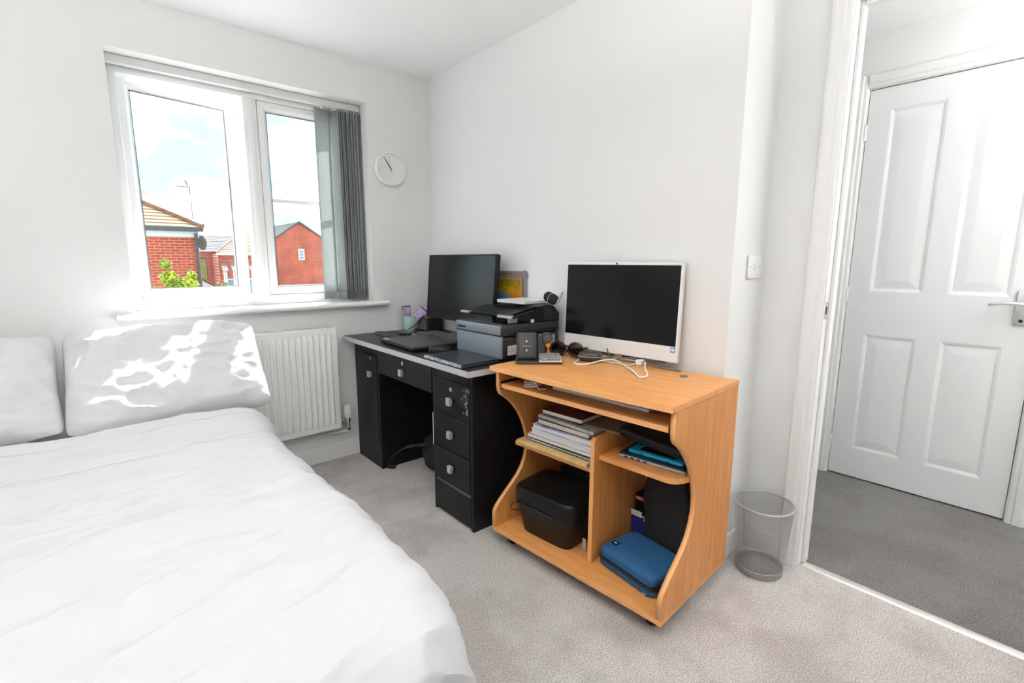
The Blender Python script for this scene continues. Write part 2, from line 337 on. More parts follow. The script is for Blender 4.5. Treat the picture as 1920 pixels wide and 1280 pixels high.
# ------------------------------------------------------------------ window
FY = 2.885                                   # inner face of the frame
w = thing('window_1', 'white plastic casement window, one sash open outward', 'window', (WI[0], FY, WI[2]), 0, None, 'structure')
FX0, FX1, FM0, FM1, FZ0, FZ1 = .186, 1.258, .685, .752, .970, 1.970
m = MB(); fd = FY+.07
def fr(x0, x1, z0, z1, b=.006): m.box(x0, x1, FY, fd, z0, z1, b, 2)
fr(WI[0], FX0, WI[2], WI[3]); fr(FX1, WI[1], WI[2], WI[3]); fr(FX0-.003, FX1+.003, WI[2], FZ0); fr(FX0-.003, FX1+.003, FZ1, WI[3]); fr(FM0, FM1, FZ0-.003, FZ1+.003)
m.box(FM0+.02, FM1-.02, FY-.006, FY+.01, FZ0, FZ1, .004)
loc(m, w).build('frame', UPVC, w, True)
def sash(parent, x0, x1, z0, z1, st, y, name, handle=False, sv=None):
    """sash frame with bevelled bead, pane, seal and glazing bar, local to the hinge line at (x0, y)"""
    W_, H_ = x1-x0, z1-z0; sv = sv or st
    sm = MB()
    prof = [(0, 0), (0, .058), (st-.004, .058), (st-.001, .03), (st, .026), (st-.001, .022), (st-.016, .004), (st-.022, 0)]
    cs = [((0, 0), (1, 1)), ((W_, 0), (-1, 1)), ((W_, H_), (-1, -1)), ((0, H_), (1, -1))]
    rings = [[sm.bm.verts.new((cx+sx*a, b, cz+sz*a*sv/st)) for a, b in prof] for (cx, cz), (sx, sz) in cs]
    n = len(prof)
    for i in range(4):
        A, B = rings[i], rings[(i+1) % 4]
        for k in range(n): sm.bm.faces.new((A[k], A[(k+1) % n], B[(k+1) % n], B[k]))
    bmesh.ops.recalc_face_normals(sm.bm, faces=sm.bm.faces)
    so = sm.build(name, UPVC, parent); so.location = Vector((x0, y, z0)) - Vector(parent.location)
    box(st-.004, W_-st+.004, .024, .030, sv-.004, H_-sv+.004).build('pane', GLASS, so)
    sl = MB(); k = .0035
    for a in ((st, st+k, sv, H_-sv), (W_-st-k, W_-st, sv, H_-sv), (st, W_-st, sv, sv+k), (st, W_-st, H_-sv-k, H_-sv)): sl.box(a[0], a[1], .018, .0235, a[2], a[3])
    sl.build('seal', MIDGREY, so)
    for yy in (.0225, .0315):
        box(st, W_-st, yy-.002, yy+.002, H_*.505-.009, H_*.505+.009).build('glazing_bar', UPVC, so)
    if handle:
        hm = MB(); hm.box(W_-.038, W_-.018, -.010, 0, H_*.46, H_*.60, .004)
        hm.tube([(W_-.028, -.008, H_*.50), (W_-.028, -.032, H_*.50), (W_-.034, -.040, H_*.485), (W_-.050, -.042, H_*.41), (W_-.054, -.042, H_*.385)], lambda k: .0095-.002*k, 10, smooth=4)
        hm.build('window_handle', UPVC, so, True)
    return so
s1 = sash(w, .187, .694, .943, 2.001, .052, FY+.073, 'open_sash', True, .071); s1.rotation_euler = (0, 0, rad(9.2))
s2 = sash(w, FM1+.002, FX1-.002, FZ0+.002, FZ1-.002, .046, FY+.006, 'fixed_sash')
m = MB(); m.box(FX0, FX1, FY+.055, FY+.072, FZ0-.002, FZ0+.004); loc(m, w).build('seal_strip', UPVC, w)
m = MB(); m.box(.66, .672, FY+.066, FY+.09, 1.90, 1.906); lab(loc(m, w).build('stay_arm', STEEL, w), 'slim metal stay of the open sash')
# bull-nosed sill board
m = MB(); pr = [(FY+.002, .918), (FY+.002, .892), (2.705, .892)] + [(2.705-.013*math.sin(a), .905-.013*math.cos(a)) for a in [rad(x) for x in range(15, 180, 15)]] + [(2.705, .918)]
m.prism(pr, WI[0]+.0005, WI[1]-.0005, 'x')
pr2 = [(WY, .892), (2.705, .892)] + [(2.705-.013*math.sin(a), .905-.013*math.cos(a)) for a in [rad(x) for x in range(15, 180, 15)]] + [(2.705, .918), (WY, .918)]
m.prism(pr2, .078, WI[0]+.0005, 'x').prism(pr2, WI[1]-.0005, 1.362, 'x')
struct(m.build('window_sill', TRIM, None, True), 'white bull-nosed window board under the window', 'window sill')

# ================================================================== added lamps, out of view, to brighten bedroom and hall
def uplighter(x, y, z, watts, label):
    """added unseen floor lamp with an open bowl that throws its light on the ceiling"""
    t = thing('added_floor_lamp', label, 'floor lamp', (x, y, 0))
    MB().lathe([(.13, 0), (.13, .012), (.11, .02), (.02, .03)], 32).build('base', WHITEP, t, True)
    MB().tube([(0, 0, .02), (0, 0, z-.10)], .011, 12).build('pole', WHITEP, t, True)
    MB().lathe([(.02, z-.10), (.08, z-.085), (.14, z-.05), (.17, z), (.167, z), (.135, z-.047), (.075, z-.08), (.004, z-.09)], 36, True, True).build('bowl', WHITEP, t, True)
    ld = bpy.data.lights.new('fill_light', 'AREA'); ld.shape = 'DISK'; ld.size = .22; ld.energy = watts; ld.color = (1, .99, .975)
    lo = bpy.data.objects.new('fill_light', ld); C.objects.link(lo); lo.parent = t; lo.location = (0, 0, z-.03); lo.rotation_euler = (PI, 0, 0)
    return t
uplighter(-1.22, 1.75, 1.15, FILL_BED, 'added unseen white uplighter lamp on the far side of the bed')  # extra lamp, added to lift the ceiling near the window
def hanging_bowl(x, y, z, watts, label):
    """added unseen pendant bowl, open at the top, lighting the ceiling"""
    t = thing('added_pendant_lamp', label, 'added ceiling lamp', (x, y, CZ)); zz = z-CZ
    MB().lathe([(.05, 0), (.05, -.012), (.02, -.03), (.004, -.032)], 24).build('ceiling_rose', WHITEP, t, True)
    for k in range(3):
        a = 2*PI*k/3; MB().tube([(.01*math.cos(a), .01*math.sin(a), -.03), (.16*math.cos(a), .16*math.sin(a), zz)], .002, 6).build('rod', CHROME, t)
    MB().lathe([(.02, zz-.10), (.08, zz-.085), (.14, zz-.05), (.17, zz), (.167, zz), (.135, zz-.047), (.075, zz-.08), (.004, zz-.09)], 36, True, True).build('bowl', WHITEP, t, True)
    ld = bpy.data.lights.new('fill_light', 'AREA'); ld.shape = 'DISK'; ld.size = .22; ld.energy = watts; ld.color = (1, .99, .975)
    lo = bpy.data.objects.new('fill_light', ld); C.objects.link(lo); lo.parent = t; lo.location = (0, 0, zz-.03); lo.rotation_euler = (PI, 0, 0)
    return t
hanging_bowl(-.05, .38, 1.60, FILL_ROOM, 'added unseen white bowl pendant lamp hanging in the middle of the room')  # added as main fill for walls and ceiling, hangs out of view
uplighter(1.30, -1.02, 1.35, FILL_BACK, 'added unseen white uplighter lamp against the wall opposite the window')  # added to lighten the return wall and desk side from behind
hanging_bowl(2.50, -.92, 1.58, FILL_HALL, 'added unseen white bowl pendant lamp hanging in the hall')  # added out of view to brighten the hall

# ================================================================== bed
bed = thing('bed', 'double bed base and mattress under the white bedding', 'bed', (-.28, 1.62, 0))
loc(box(-.93, .36, .66, 2.63, .08, .27, .02), bed).build('bed_base', mat('grey_bed_fabric', (.45, .44, .43), .9), bed)
loc(box(-.94, .37, .65, 2.635, .27, .515, .05, 4), bed).build('mattress', COTTON2, bed, True)
for x in (-.85, .28):
    for y in (.75, 2.53): loc(MB().lathe([(.025, 0), (.03, .08)], 12, center=(x, y, 0)), bed).build('leg', BLKP, bed)
ZT = .578
def ridg(p): 
    return (1-abs(noise.noise(p)))**2
def duvet_pt(s_, t_, fine=True):
    """s across (x), t along (y); flat top, rounded edge, hanging sides at right and foot"""
    xr, yf, flat, r = .29, .74, .07, .11
    ds, dt = max(0, s_-xr), max(0, yf-t_); d = math.hypot(ds, dt); x, y, z = s_, t_, ZT
    nx, ny = (ds/d, -dt/d) if d > 1e-6 else (0, 0); tilt = 0.0
    if d > 0:
        e = d-flat
        if e <= 0: h, v = d, 0
        elif e < PI*r/2: h, v = flat + r*math.sin(e/r), r*(1-math.cos(e/r)); tilt = e/r
        else: h, v = flat + r + .16*(e-PI*r/2), r + .985*(e-PI*r/2); tilt = PI/2
        fold = .014*math.sin(11*math.atan2(dt, ds+1e-6)+s_*9+t_*14)*min(1, max(0, (e-.05)/.25)) if e > 0 else 0
        h += fold
        x, y, z = min(s_, xr)+nx*h, max(t_, yf)-ny*-1*0+(-dt/d*h if d else 0), ZT-v
        y = max(t_, yf) + ny*h
    # wrinkles, mostly running along the bed's width
    top = math.cos(min(tilt, PI/2)*.85)
    a = .028*(noise.noise(Vector((s_*1.1+3, t_*3.1, .3)))) + .017*noise.noise(Vector((s_*2.3+t_*1.2, t_*7.0, 4.1)))
    a += .018*(ridg(Vector((s_*1.8+t_*2.2+.3*noise.noise(Vector((s_*2, t_*2, 9))), t_*9.5-s_*2.2, 1.7)))-.5)
    if fine: a += .009*(ridg(Vector((s_*6+t_*6, t_*19-s_*5, 7.7)))-.5) + .0018*noise.noise(Vector((s_*22, t_*34, 2)))
    a += .030*math.exp(-((t_-2.02)/.10)**2)*(.4+.6*min(1, max(0, (s_+.5)/.8)))       # thick turned head end
    hd = max(0, t_-2.07)
    z -= hd*hd*9
    n = Vector((nx*math.sin(tilt), ny*math.sin(tilt), math.cos(tilt)))
    return Vector((x, y, z)) + n*a*(.45+.55*top)
DV_S, DV_T = (-.98, .78), (.30, 2.15)
m = MB().grid(lambda i, j: duvet_pt(DV_S[0]+(DV_S[1]-DV_S[0])*i, DV_T[0]+(DV_T[1]-DV_T[0])*j), 230, 250)
dv = thing('duvet', 'plain white crumpled duvet spread over the bed', 'duvet', (-.2, 1.3, .5))
q = loc(m, dv).build('duvet_cover', COTTON, dv, True)
md = q.modifiers.new('thick', 'SOLIDIFY'); md.thickness = .018; md.offset = -1
for tt in (1.945, 1.745):
    pts = [duvet_pt(-.95+1.6*k/90, tt+.004*math.sin(k*.35)+.006*math.sin(k*.09)) + Vector((0, 0, .0008)) for k in range(91)]
    loc(MB().tube(pts, .0026, 6), dv).build('seam', COTTON2, dv, True)

def pillow(name, label, loc_, w_, h_, th, rx, rz, seed, group=None):
    def fn(top):
        def g(i, j):
            a, b = i*2-1, j*2-1
            f_ = max(0, (1-abs(a)**3.2))*max(0, (1-abs(b)**3.2)); t_ = f_**.42
            x = a*w_/2*(1-.028*(1-abs(b)**2)*abs(a)**6) ; y = b*h_/2*(1-.04*(1-abs(a)**2)*abs(b)**6)
            x *= 1-.045*abs(b)**7; y *= 1-.05*abs(a)**7
            wr = .024*(ridg(Vector((a*1.7+seed, b*1.3+a*.8, seed)))-.5) + .016*(ridg(Vector((a*3.2-b*2.1, b*3.4+a*1.6+seed, 3)))-.5) + .004*noise.noise(Vector((a*9, b*8, seed)))
            cor = .012*noise.noise(Vector((a*4, b*4, seed+5)))
            z = (th/2*t_ + wr*min(1, t_*1.6)) * (1 if top else -.75) + cor*(1-t_)
            return Vector((x, y, z))
        return g
    m = MB().grid(fn(True), 80, 60).grid(fn(False), 80, 60)
    bmesh.ops.remove_doubles(m.bm, verts=m.bm.verts, dist=2e-4); bmesh.ops.recalc_face_normals(m.bm, faces=m.bm.faces)
    o = m.build(name, COTTON2, None, True); o.location = loc_; o.rotation_euler = (rx, 0, rz)
    return tag(o, label, 'pillow', group or 'white pillows at the head of the bed')
pillow('pillow', 'white rumpled pillow leaning in front of the radiator', (.226, 2.405, .700), .680, .47, .19, rad(44), rad(-3), 1.3)
pillow('pillow', 'smooth white pillow at the far side of the bed', (-.478, 2.420, .704), .735, .45, .17, rad(44), rad(1), 6.1)

# ================================================================== radiator
rd = thing('radiator', 'white fluted panel radiator below the window', 'radiator', (.66, 2.70, .2))
RX0, RX1, RZ0, RZ1, RY = .30, 1.018, .205, .785, 2.672
m = MB(); n_f = 21; step = (RX1-RX0-.05)/n_f; prof = []
def rib(i, j):
    k = i*n_f; x = RX0+.025+k*step; p = k-math.floor(k); s = max(0, math.sin(PI*((p-.18)/.64))) if .18 < p < .82 else 0
    e = min(1, min(j, 1-j)/.05); return Vector((x, RY-.010*(s**.6)*(e if e < 1 else 1), RZ0+.03+(RZ1-RZ0-.06)*j))
m.grid(rib, n_f*12+1, 24); loc(m, rd).build('fluted_panel', RADW, rd, True)
m = MB(); m.box(RX0, RX0+.026, RY-.001, RY+.012, RZ0, RZ1, .003).box(RX1-.026, RX1, RY-.001, RY+.012, RZ0, RZ1, .003).box(RX0+.02, RX1-.02, RY-.001, RY+.012, RZ0, RZ0+.031, .003).box(RX0+.02, RX1-.02, RY-.001, RY+.012, RZ1-.031, RZ1, .003)
loc(m, rd).build('panel_rim', RADW, rd)
m = MB(); m.box(RX1-.004, RX1+.004, RY+.004, 2.744, RZ0+.02, RZ1+.003, .002); loc(m, rd).build('side_cover', RADW, rd); loc(box(RX0-.004, RX0+.004, RY+.004, 2.744, RZ0+.02, RZ1+.003, .002), rd).build('side_cover', RADW, rd)
m = MB()
for k in range(36): x = RX0+.01+k*(RX1-RX0-.02)/35; m.box(x-.004, x+.004, RY+.012, 2.742, RZ1-.002, RZ1+.004)
m.box(RX0, RX1, RY+.006, RY+.014, RZ1-.004, RZ1+.005); loc(m, rd).build('top_grille', RADW, rd)
vx, vy = 1.068, 2.695
v = loc(MB().lathe([(.017, .252), (.021, .262), (.023, .275), (.0225, .288), (.018, .292), (.0175, .322), (.015, .328), (.004, .329)], 18, center=(vx, vy, 0)), rd).build('thermostat_head', WHITEP, rd, True)
m = MB()
for k in range(12):
    a = 2*PI*k/12; m.box(vx+.0175*math.cos(a)-.0012, vx+.0175*math.cos(a)+.0012, vy+.0175*math.sin(a)-.0012, vy+.0175*math.sin(a)+.0012, .293, .32)
loc(m, rd).build('grip', WHITEP, v)
m = MB(); m.lathe([(.012, .228), (.013, .24), (.010, .252)], 12, center=(vx, vy, 0)).tube([(RX1-.005, vy, .232), (vx, vy, .232)], .010, 10).tube([(vx, vy, .235), (vx, vy, .19)], .010, 10)
m.lathe([(.015, 0), (.015, .012)], 6, center=(vx-.022, vy, .232), axis='x').lathe([(.014, .178), (.014, .196)], 6, center=(vx, vy, 0)); loc(m, rd).build('valve', CHROME, rd, True)
m = MB(); m.tube([(vx, vy, .188), (vx-.004, vy+.004, .178), (vx-.03, vy+.02, .172), (vx-.11, 2.738, .166)], .0075, 8, smooth=4); loc(m, rd).build('pipe', WHITEP, rd, True)

# ================================================================== vertical blind
vb = thing('vertical_blind', 'grey vertical blind drawn to one side of the window', 'blind', (.72, 2.78, 2.0))
m = MB(); m.box(WI[0]+.004, WI[1]-.004, 2.832, 2.866, 1.994, 2.029, .003); loc(m, vb).build('headrail', mat('blind_rail', (.70, .70, .69), .45), vb)
SLATM = mat('grey_blind_fabric', srgb(172, 176, 175), .9, var=.10, vscale=90, bump=.08, bscale=240)
_n = SLATM.node_tree; _t = _n.nodes.new('ShaderNodeBsdfTranslucent'); _t.inputs[0].default_value = (.62, .65, .64, 1); _m = _n.nodes.new('ShaderNodeMixShader'); _m.inputs[0].default_value = .45
_n.links.new(_n.nodes['Principled BSDF'].outputs[0], _m.inputs[1]); _n.links.new(_t.outputs[0], _m.inputs[2]); _n.links.new(_m.outputs[0], _n.nodes['Material Output'].inputs[0])
m0 = MB().grid(lambda i, j: Vector(((i-.5)*.089, .006*(1-(2*i-1)**2), -1.046*j)), 7, 12)
proto = m0.build('slat', SLATM, vb, True); md = proto.modifiers.new('t', 'SOLIDIFY'); md.thickness = .0008
hem = MB().grid(lambda i, j: Vector(((i-.5)*.0892, .006*(1-(2*i-1)**2)-.0012, -1.01-.0365*j)), 7, 3).build('weight_pocket', mat('grey_blind_hem', srgb(140, 143, 142), .9), proto, True)
car = MB().box(-.004, .004, -.004, .004, 0, .014).build('carrier', WHITEP, proto)
proto.location = Vector((1.072, 2.849, 1.980)) - Vector(vb.location); proto.rotation_euler = (0, 0, rad(8))
xs = [(1.112, 74), (1.124, 77), (1.136, 72), (1.148, 78), (1.160, 70), (1.172, 75), (1.184, 71), (1.197, 66), (1.212, 60), (1.236, 46)]
for x, a in xs:
    c = copy_tree(proto, vb); c.location = Vector((x*1.021, 2.849, 1.980)) - Vector(vb.location); c.rotation_euler = (0, 0, rad(180+a) if False else rad(-a))
m = MB(); m.tube([(1.03, 2.85, .932), (1.075, 2.835, .928), (1.12, 2.82, .926), (1.15, 2.80, .923), (1.19, 2.825, .928), (1.23, 2.835, .930), (1.265, 2.85, .932)], .0012, 5, smooth=5); loc(m, vb).build('bottom_chain', WHITEP, vb)

# ================================================================== wall clock
ck = thing('wall_clock', 'plain white round wall clock beside the window', 'clock', (1.415, 2.75, 1.685))
MB().lathe([(.094, -.0005), (.094, -.030), (.092, -.034), (.088, -.034), (.085, -.024)], 48, cap1=False, axis='y').build('case', WHITEP, ck, True)
MB().lathe([(.086, -.022), (.086, -.024)], 48, axis='y').build('face', mat('clock_face', (.80, .80, .77), .6), ck)
def hand(ang, ln, wd, y, nm, mt):
    u = Vector((math.sin(ang), 0, math.cos(ang))); s = Vector((u.z, 0, -u.x)); m = MB()
    A = [-u*.012-s*wd, -u*.012+s*wd, u*ln+s*wd*.7, u*ln-s*wd*.7]
    top = [m.bm.verts.new(a+Vector((0, y-.001, 0))) for a in A]; bot = [m.bm.verts.new(a+Vector((0, y, 0))) for a in A]
    m.bm.faces.new(top); m.bm.faces.new(bot[::-1])
    for k in range(4): m.bm.faces.new((top[k], bot[k], bot[(k+1) % 4], top[(k+1) % 4]))
    m.build(nm, mt, ck)
hand(rad(-31), .056, .0028, -.0255, 'hour_hand', DKGREY); hand(rad(-33), .072, .0018, -.0275, 'minute_hand', DKGREY); hand(rad(-8), .075, .0006, -.029, 'second_hand', LTGREY)

# ================================================================== switch on the return wall
sw = thing('wall_switch', 'small white switch plate on the wall beside the doorway', 'switch', (1.85, RETY, 1.136))
box(-.052, .052, -.009, -.0003, -.043, .043, .004, 3).build('plate', WHITEP, sw, True)
box(-.008, .008, -.0125, -.006, -.013, .013, .002).build('rocker', WHITEP, sw)
for x in (-.036, .036): MB().lathe([(.0035, -.0095), (.0035, -.0085)], 10, center=(x, 0, 0), axis='y').build('screw', LTGREY, sw)

# ================================================================== black desk
BZ = .73; BX = 1.145; BYR, BYL = 1.57, 2.732
bd = thing('pedestal_desk', 'black pedestal desk with silver edged top in the corner', 'desk', (1.4, 2.12, 0))
def B(m_, nm, mt, p=None, sm=False): return loc(m_, bd).build(nm, mt, p or bd, sm)
B(box(1.083, 1.672, 1.5105, 2.734, .705, BZ, .002), 'desk_top', BLACKT)
m = MB(); m.box(1.0805, 1.084, 1.509, 2.7345, .7045, BZ-.001).box(1.0805, 1.672, 1.5085, 1.5115, .7045, BZ-.001); lab(B(m, 'edge_band', SILVER), 'silver edge band')
def pedestal(ya, yb):
    m = MB(); m.box(BX, 1.66, ya, ya+.018, 0, .705).box(BX, 1.66, yb-.018, yb, 0, .705).box(1.63, 1.648, ya+.018, yb-.018, .05, .705).box(BX+.02, 1.63, ya+.018, yb-.018, .06, .078)
    return B(m, 'pedestal', BLACKW)
pedestal(BYR, 1.878); pedestal(2.43, BYL)
B(box(1.60, 1.618, 1.878, 2.43, .25, .705), 'back_panel', BLACKW)
def knob(par, y, z, s=.0165):
    m = MB(); m.box(BX-.0245, BX-.010, y-.0135, y+.0135, z-s, z+s, .0006, 1).box(BX-.011, BX, y-.006, y+.006, z-.009, z+.009); B(m, 'handle', STEEL, par)
def lock(par, y, z):
    m = MB(); m.lathe([(.0105, -.004), (.0105, .004)], 16, center=(BX-.002, y, z), axis='x'); lk = B(m, 'lock', CHROME, par)
def front(nm, ya, yb, za, zb, hz=None, lz=None, x=BX):
    p = B(box(x-.003, x+.016, ya, yb, za, zb, .002), nm, BLACKW)
    if hz: knob(p, hz[0], hz[1])
    if lz: lock(p, lz[0], lz[1])
    return p
y0, y1 = BYR+.020, 1.876-.018
B(box(BX, BX+.016, y0, y1, .645, .7045), 'top_rail', BLACKW)
front('drawer', y0, y1, .487, .642, (1.722, .553), (1.722, .606)); front('drawer', y0, y1, .323, .483, (1.722, .402)); front('drawer', y0, y1, .163, .319, (1.722, .243))
B(box(BX-.001, BX+.016, y0, y1, .012, .150), 'plinth_panel', BLACKW); lab(B(box(BX-.001, BX+.012, y0, y1, .150, .160), 'worn_edge', mat('worn_grey_edge', (.10, .10, .13), .5)), 'scuffed bluish grey drawer edge')
B(box(BX, BX+.016, 1.878, 2.43, .685, .7045), 'top_rail', BLACKW)
front('drawer', 1.884, 2.424, .555, .684, (2.15, .605), (2.15, .652))
front('cabinet_door', 2.45, BYL-.020, .155, .640, (2.515, .535), (2.515, .622))
B(box(BX, BX+.016, 2.45, BYL-.020, .645, .7045), 'top_rail', BLACKW); B(box(BX+.001, BX+.016, 2.45, BYL-.020, .0, .150), 'plinth_panel', BLACKW)
lab(B(box(1.150, 1.166, 1.8785, 1.894, .305, .462, .002), 'inner_strip', CREAM), 'cream strip on the inner side of the pedestal')
m = MB(); rnd = random.Random(3)
for k in range(26):
    a, b = rnd.gauss(1.617, .012), rnd.uniform(.52, .64); s = rnd.uniform(.001, .004); m.box(BX-.0036, BX-.0029, a-s, a+s, b-s*rnd.uniform(.8, 2.5), b+s*rnd.uniform(.8, 2.5))
m.box(BX-.0036, BX-.0029, 1.600, 1.608, .515, .545); lab(B(m, 'scuff_marks', mat('pale_scuffs', (.22, .23, .25), .8)), 'pale scuff marks on the top drawer')

# bag on the floor in the knee hole
bg_ = thing('backpack', 'black fabric bag with a looped strap under the black desk', 'bag', (1.46, 2.22, 0))
FAB = mat('black_nylon', (.018, .019, .022), .8, bump=.25, bscale=90)
def lump(rx, ry, rz, seed, amp=.25, flat=.0):
    def g(i, j):
        th, ph = 2*PI*i, PI*j; v = Vector((math.sin(ph)*math.cos(th), math.sin(ph)*math.sin(th), math.cos(ph)))
        k = 1+amp*noise.noise(v*1.6+Vector((seed, 0, 0)))+amp*.4*noise.noise(v*4+Vector((0, seed, 0)))
        z = v.z*rz*k; return Vector((v.x*rx*k, v.y*ry*k, max(z, -rz*.72)))
    return g
m = MB().grid(lump(.135, .19, .11, 2.2), 40, 24, True); m.xf(Matrix.Translation((0, 0, .0795))); m.build('bag_body', FAB, bg_, True)
m = MB(); pts = catmull([Vector(p) for p in ((-.10, .04, .13), (-.20, .13, .115), (-.27, .165, .07), (-.295, .18, .03), (-.285, .185, .004), (-.26, .16, .003))], 8)
for k in range(len(pts)-1):
    a, b = pts[k], pts[k+1]; n_ = Vector((.4, .9, .1)).normalized()*.001; h = Vector((.25, -.1, .6)).normalized()*.017
    m.quad(a-h+Vector((0, 0, .017)), b-h+Vector((0, 0, .017)), b+h+Vector((0, 0, .005)), a+h+Vector((0, 0, .005)))
o = m.build('strap', FAB, bg_, True); md = o.modifiers.new('t', 'SOLIDIFY'); md.thickness = .003
MB().tube([(-.02, -.02, .165), (-.05, .0, .185), (-.06, .04, .18), (-.05, .06, .16)], .008, 8, smooth=4).build('top_loop', DKGREY, bg_, True)

# ---- black monitor
mo = thing('monitor', 'large black monitor on the black desk', 'monitor', (1.543, 2.256, BZ), rad(1.8))
ti = Matrix.Rotation(rad(5.1), 4, 'Y')
def MT(m_): return m_.xf(Matrix.Translation((0, 0, .092)) @ ti)
MT(box(0, .030, -.305, .305, 0, .369, .004)).build('housing', BLKP, mo)
sc = MT(box(-.0012, .002, -.297, .297, .018, .360)).build('screen', mat('monitor_screen', (.004, .004, .005), .24, spec=.4), mo)
m = MB(); m.box(-.003, .004, -.305, .305, 0, .0175, .001).box(-.003, .004, -.305, -.2965, 0, .369, .001).box(-.003, .004, .2965, .305, 0, .369, .001).box(-.003, .004, -.305, .305, .3605, .369, .001); MT(m).build('bezel', BLKP, mo)
MT(box(.03, .055, -.13, .13, .08, .27, .012)).build('rear_bulge', BLKP, mo)
box(.055, .078, -.035, .035, .004, .28, .004).build('stand_neck', BLKP, mo)
MB().lathe([(.115, 0), (.115, .008), (.10, .012), (.02, .013)], 40, sx=.52, sy=1.1, center=(.058, 0, 0)).build('stand_base', BLKG, mo, True)

# ---- leaning notice board, print, card
nb = thing('notice_board', 'grey framed board with rounded corners leaning on the wall', 'board', (1.680, 2.03, BZ))
lean = Matrix.Rotation(rad(0), 4, 'Y')
GREYF = mat('grey_frame', (.22, .22, .215), .45)
m = MB()
for a in ((-.198, -.182, 0, .374), (.182, .198, 0, .374)): m.box(-.005, .005, a[0], a[1], a[2]+.006, a[3]-.006, .002)
for z in (.002, .358): m.box(-.005, .005, -.19, .19, z, z+.016, .002)
m.xf(lean).build('board_frame', GREYF, nb)
for y in (-.19, .19):
    for z in (.018, .358):
        MB().lathe([(.020, -.006), (.020, .006)], 20, center=(0, y-.006*(1 if y > 0 else -1), z-.001), axis='x').xf(lean).build('corner_cap', GREYF, nb, True)
box(-.002, .004, -.184, .184, .012, .362).xf(lean).build('board_face', mat('board_brown', (.30, .22, .16), .6), nb)
def print_mat():
    m = bpy.data.materials.new('autumn_print'); m.use_nodes = True; n = m.node_tree.nodes; l = m.node_tree.links; b = n['Principled BSDF']; b.inputs['Roughness'].default_value = .35
    t = n.new('ShaderNodeTexCoord'); s = n.new('ShaderNodeSeparateXYZ'); l.new(t.outputs['Generated'], s.inputs[0])
    nzz = n.new('ShaderNodeTexNoise'); nzz.inputs['Scale'].default_value = 9; nzz.inputs['Detail'].default_value = 6; l.new(t.outputs['Generated'], nzz.inputs[0])
    ma = n.new('ShaderNodeMath'); ma.operation = 'MULTIPLY_ADD'; ma.inputs[1].default_value = .55; l.new(nzz.outputs[0], ma.inputs[0])
    ms = n.new('ShaderNodeMath'); ms.operation = 'SUBTRACT'; ms.inputs[1].default_value = .40; l.new(s.outputs[2], ms.inputs[0]); l.new(ms.outputs[0], ma.inputs[2])
    r = n.new('ShaderNodeValToRGB'); l.new(ma.outputs[0], r.inputs[0]); e = r.color_ramp.elements
    e[0].position = .15; e[0].color = (*srgb(170, 95, 70), 1); e[1].position = .95; e[1].color = (*srgb(120, 105, 30), 1)
    for p, c in ((.42, (150, 50, 30)), (.55, (190, 90, 20)), (.68, (200, 150, 30)), (.8, (150, 130, 30))): k = e.new(p); k.color = (*srgb(*c), 1)
    l.new(r.outputs[0], b.inputs['Base Color']); return m
pc = thing('framed_print', 'orange and yellow print in a thin copper frame', 'picture', (1.671, 1.98, BZ))
m = MB(); m.box(-.003, .003, -.128, .128, 0, .34, .001).xf(lean).build('copper_frame', mat('copper_frame', srgb(190, 140, 110), .4, metal=.4), pc)
box(-.0038, -.0028, -.118, .118, .01, .33).xf(lean).build('print', print_mat(), pc)
o = box(-.002, .002, -.055, .055, 0, .262, .0008).build('blue_card', mat('blue_card', srgb(100, 130, 155), .6)); o.location = (1.6635, 1.998, BZ)
tag(o, 'small plain blue card propped before the orange print', 'card')

# ---- closed laptop, sticker
lt = thing('laptop', 'closed dark grey laptop on the black desk', 'laptop', (1.247, 2.178, BZ), rad(-1.5))
box(-.120, .120, -.175, .175, .005, .015, .003).build('base', BLKP, lt); box(-.121, .121, -.176, .176, .0155, .0245, .003).build('lid', mat('laptop_lid', (.050, .050, .053), .42, spec=.4), lt)
box(-.117, -.095, .118, .160, .0245, .0249).build('sticker', mat('pale_sticker', (.55, .60, .66), .5), lt)
for x in (-.1, .1):
    for y in (-.15, .15): MB().lathe([(.008, 0), (.008, .006)], 10, center=(x, y, 0)).build('foot', BLKR, lt)

# ---- mouse
ms = thing('mouse', 'black computer mouse beside the closed laptop', 'mouse', (1.225, 1.932, BZ), rad(-32))
m = MB(); 
def mouse_g(i, j):
    th = 2*PI*i; ph = PI/2*j; a, b = math.cos(ph)*math.cos(th), math.cos(ph)*math.sin(th)
    sg = lambda v, p: math.copysign(abs(v)**p, v)
    return Vector((sg(a, .8)*.056, sg(b, .8)*.031*(1-.12*a), .002+.034*math.sin(ph)**.8*(1-.25*a)))
m.grid(mouse_g, 36, 14, True).build('mouse_shell', BLKP, ms, True)
MB().lathe([(.0085, -.003), (.0085, .003)], 16, center=(.028, 0, .0255), axis='y').build('scroll_wheel', DKGREY, ms)
box(.004, .0552, -.0006, .0006, .004, .0335).build('button_split', BLKG, ms)
MB().lathe([(.054, 0), (.054, .003)], 30, sx=1, sy=.54).build('sole', DKGREY, ms)

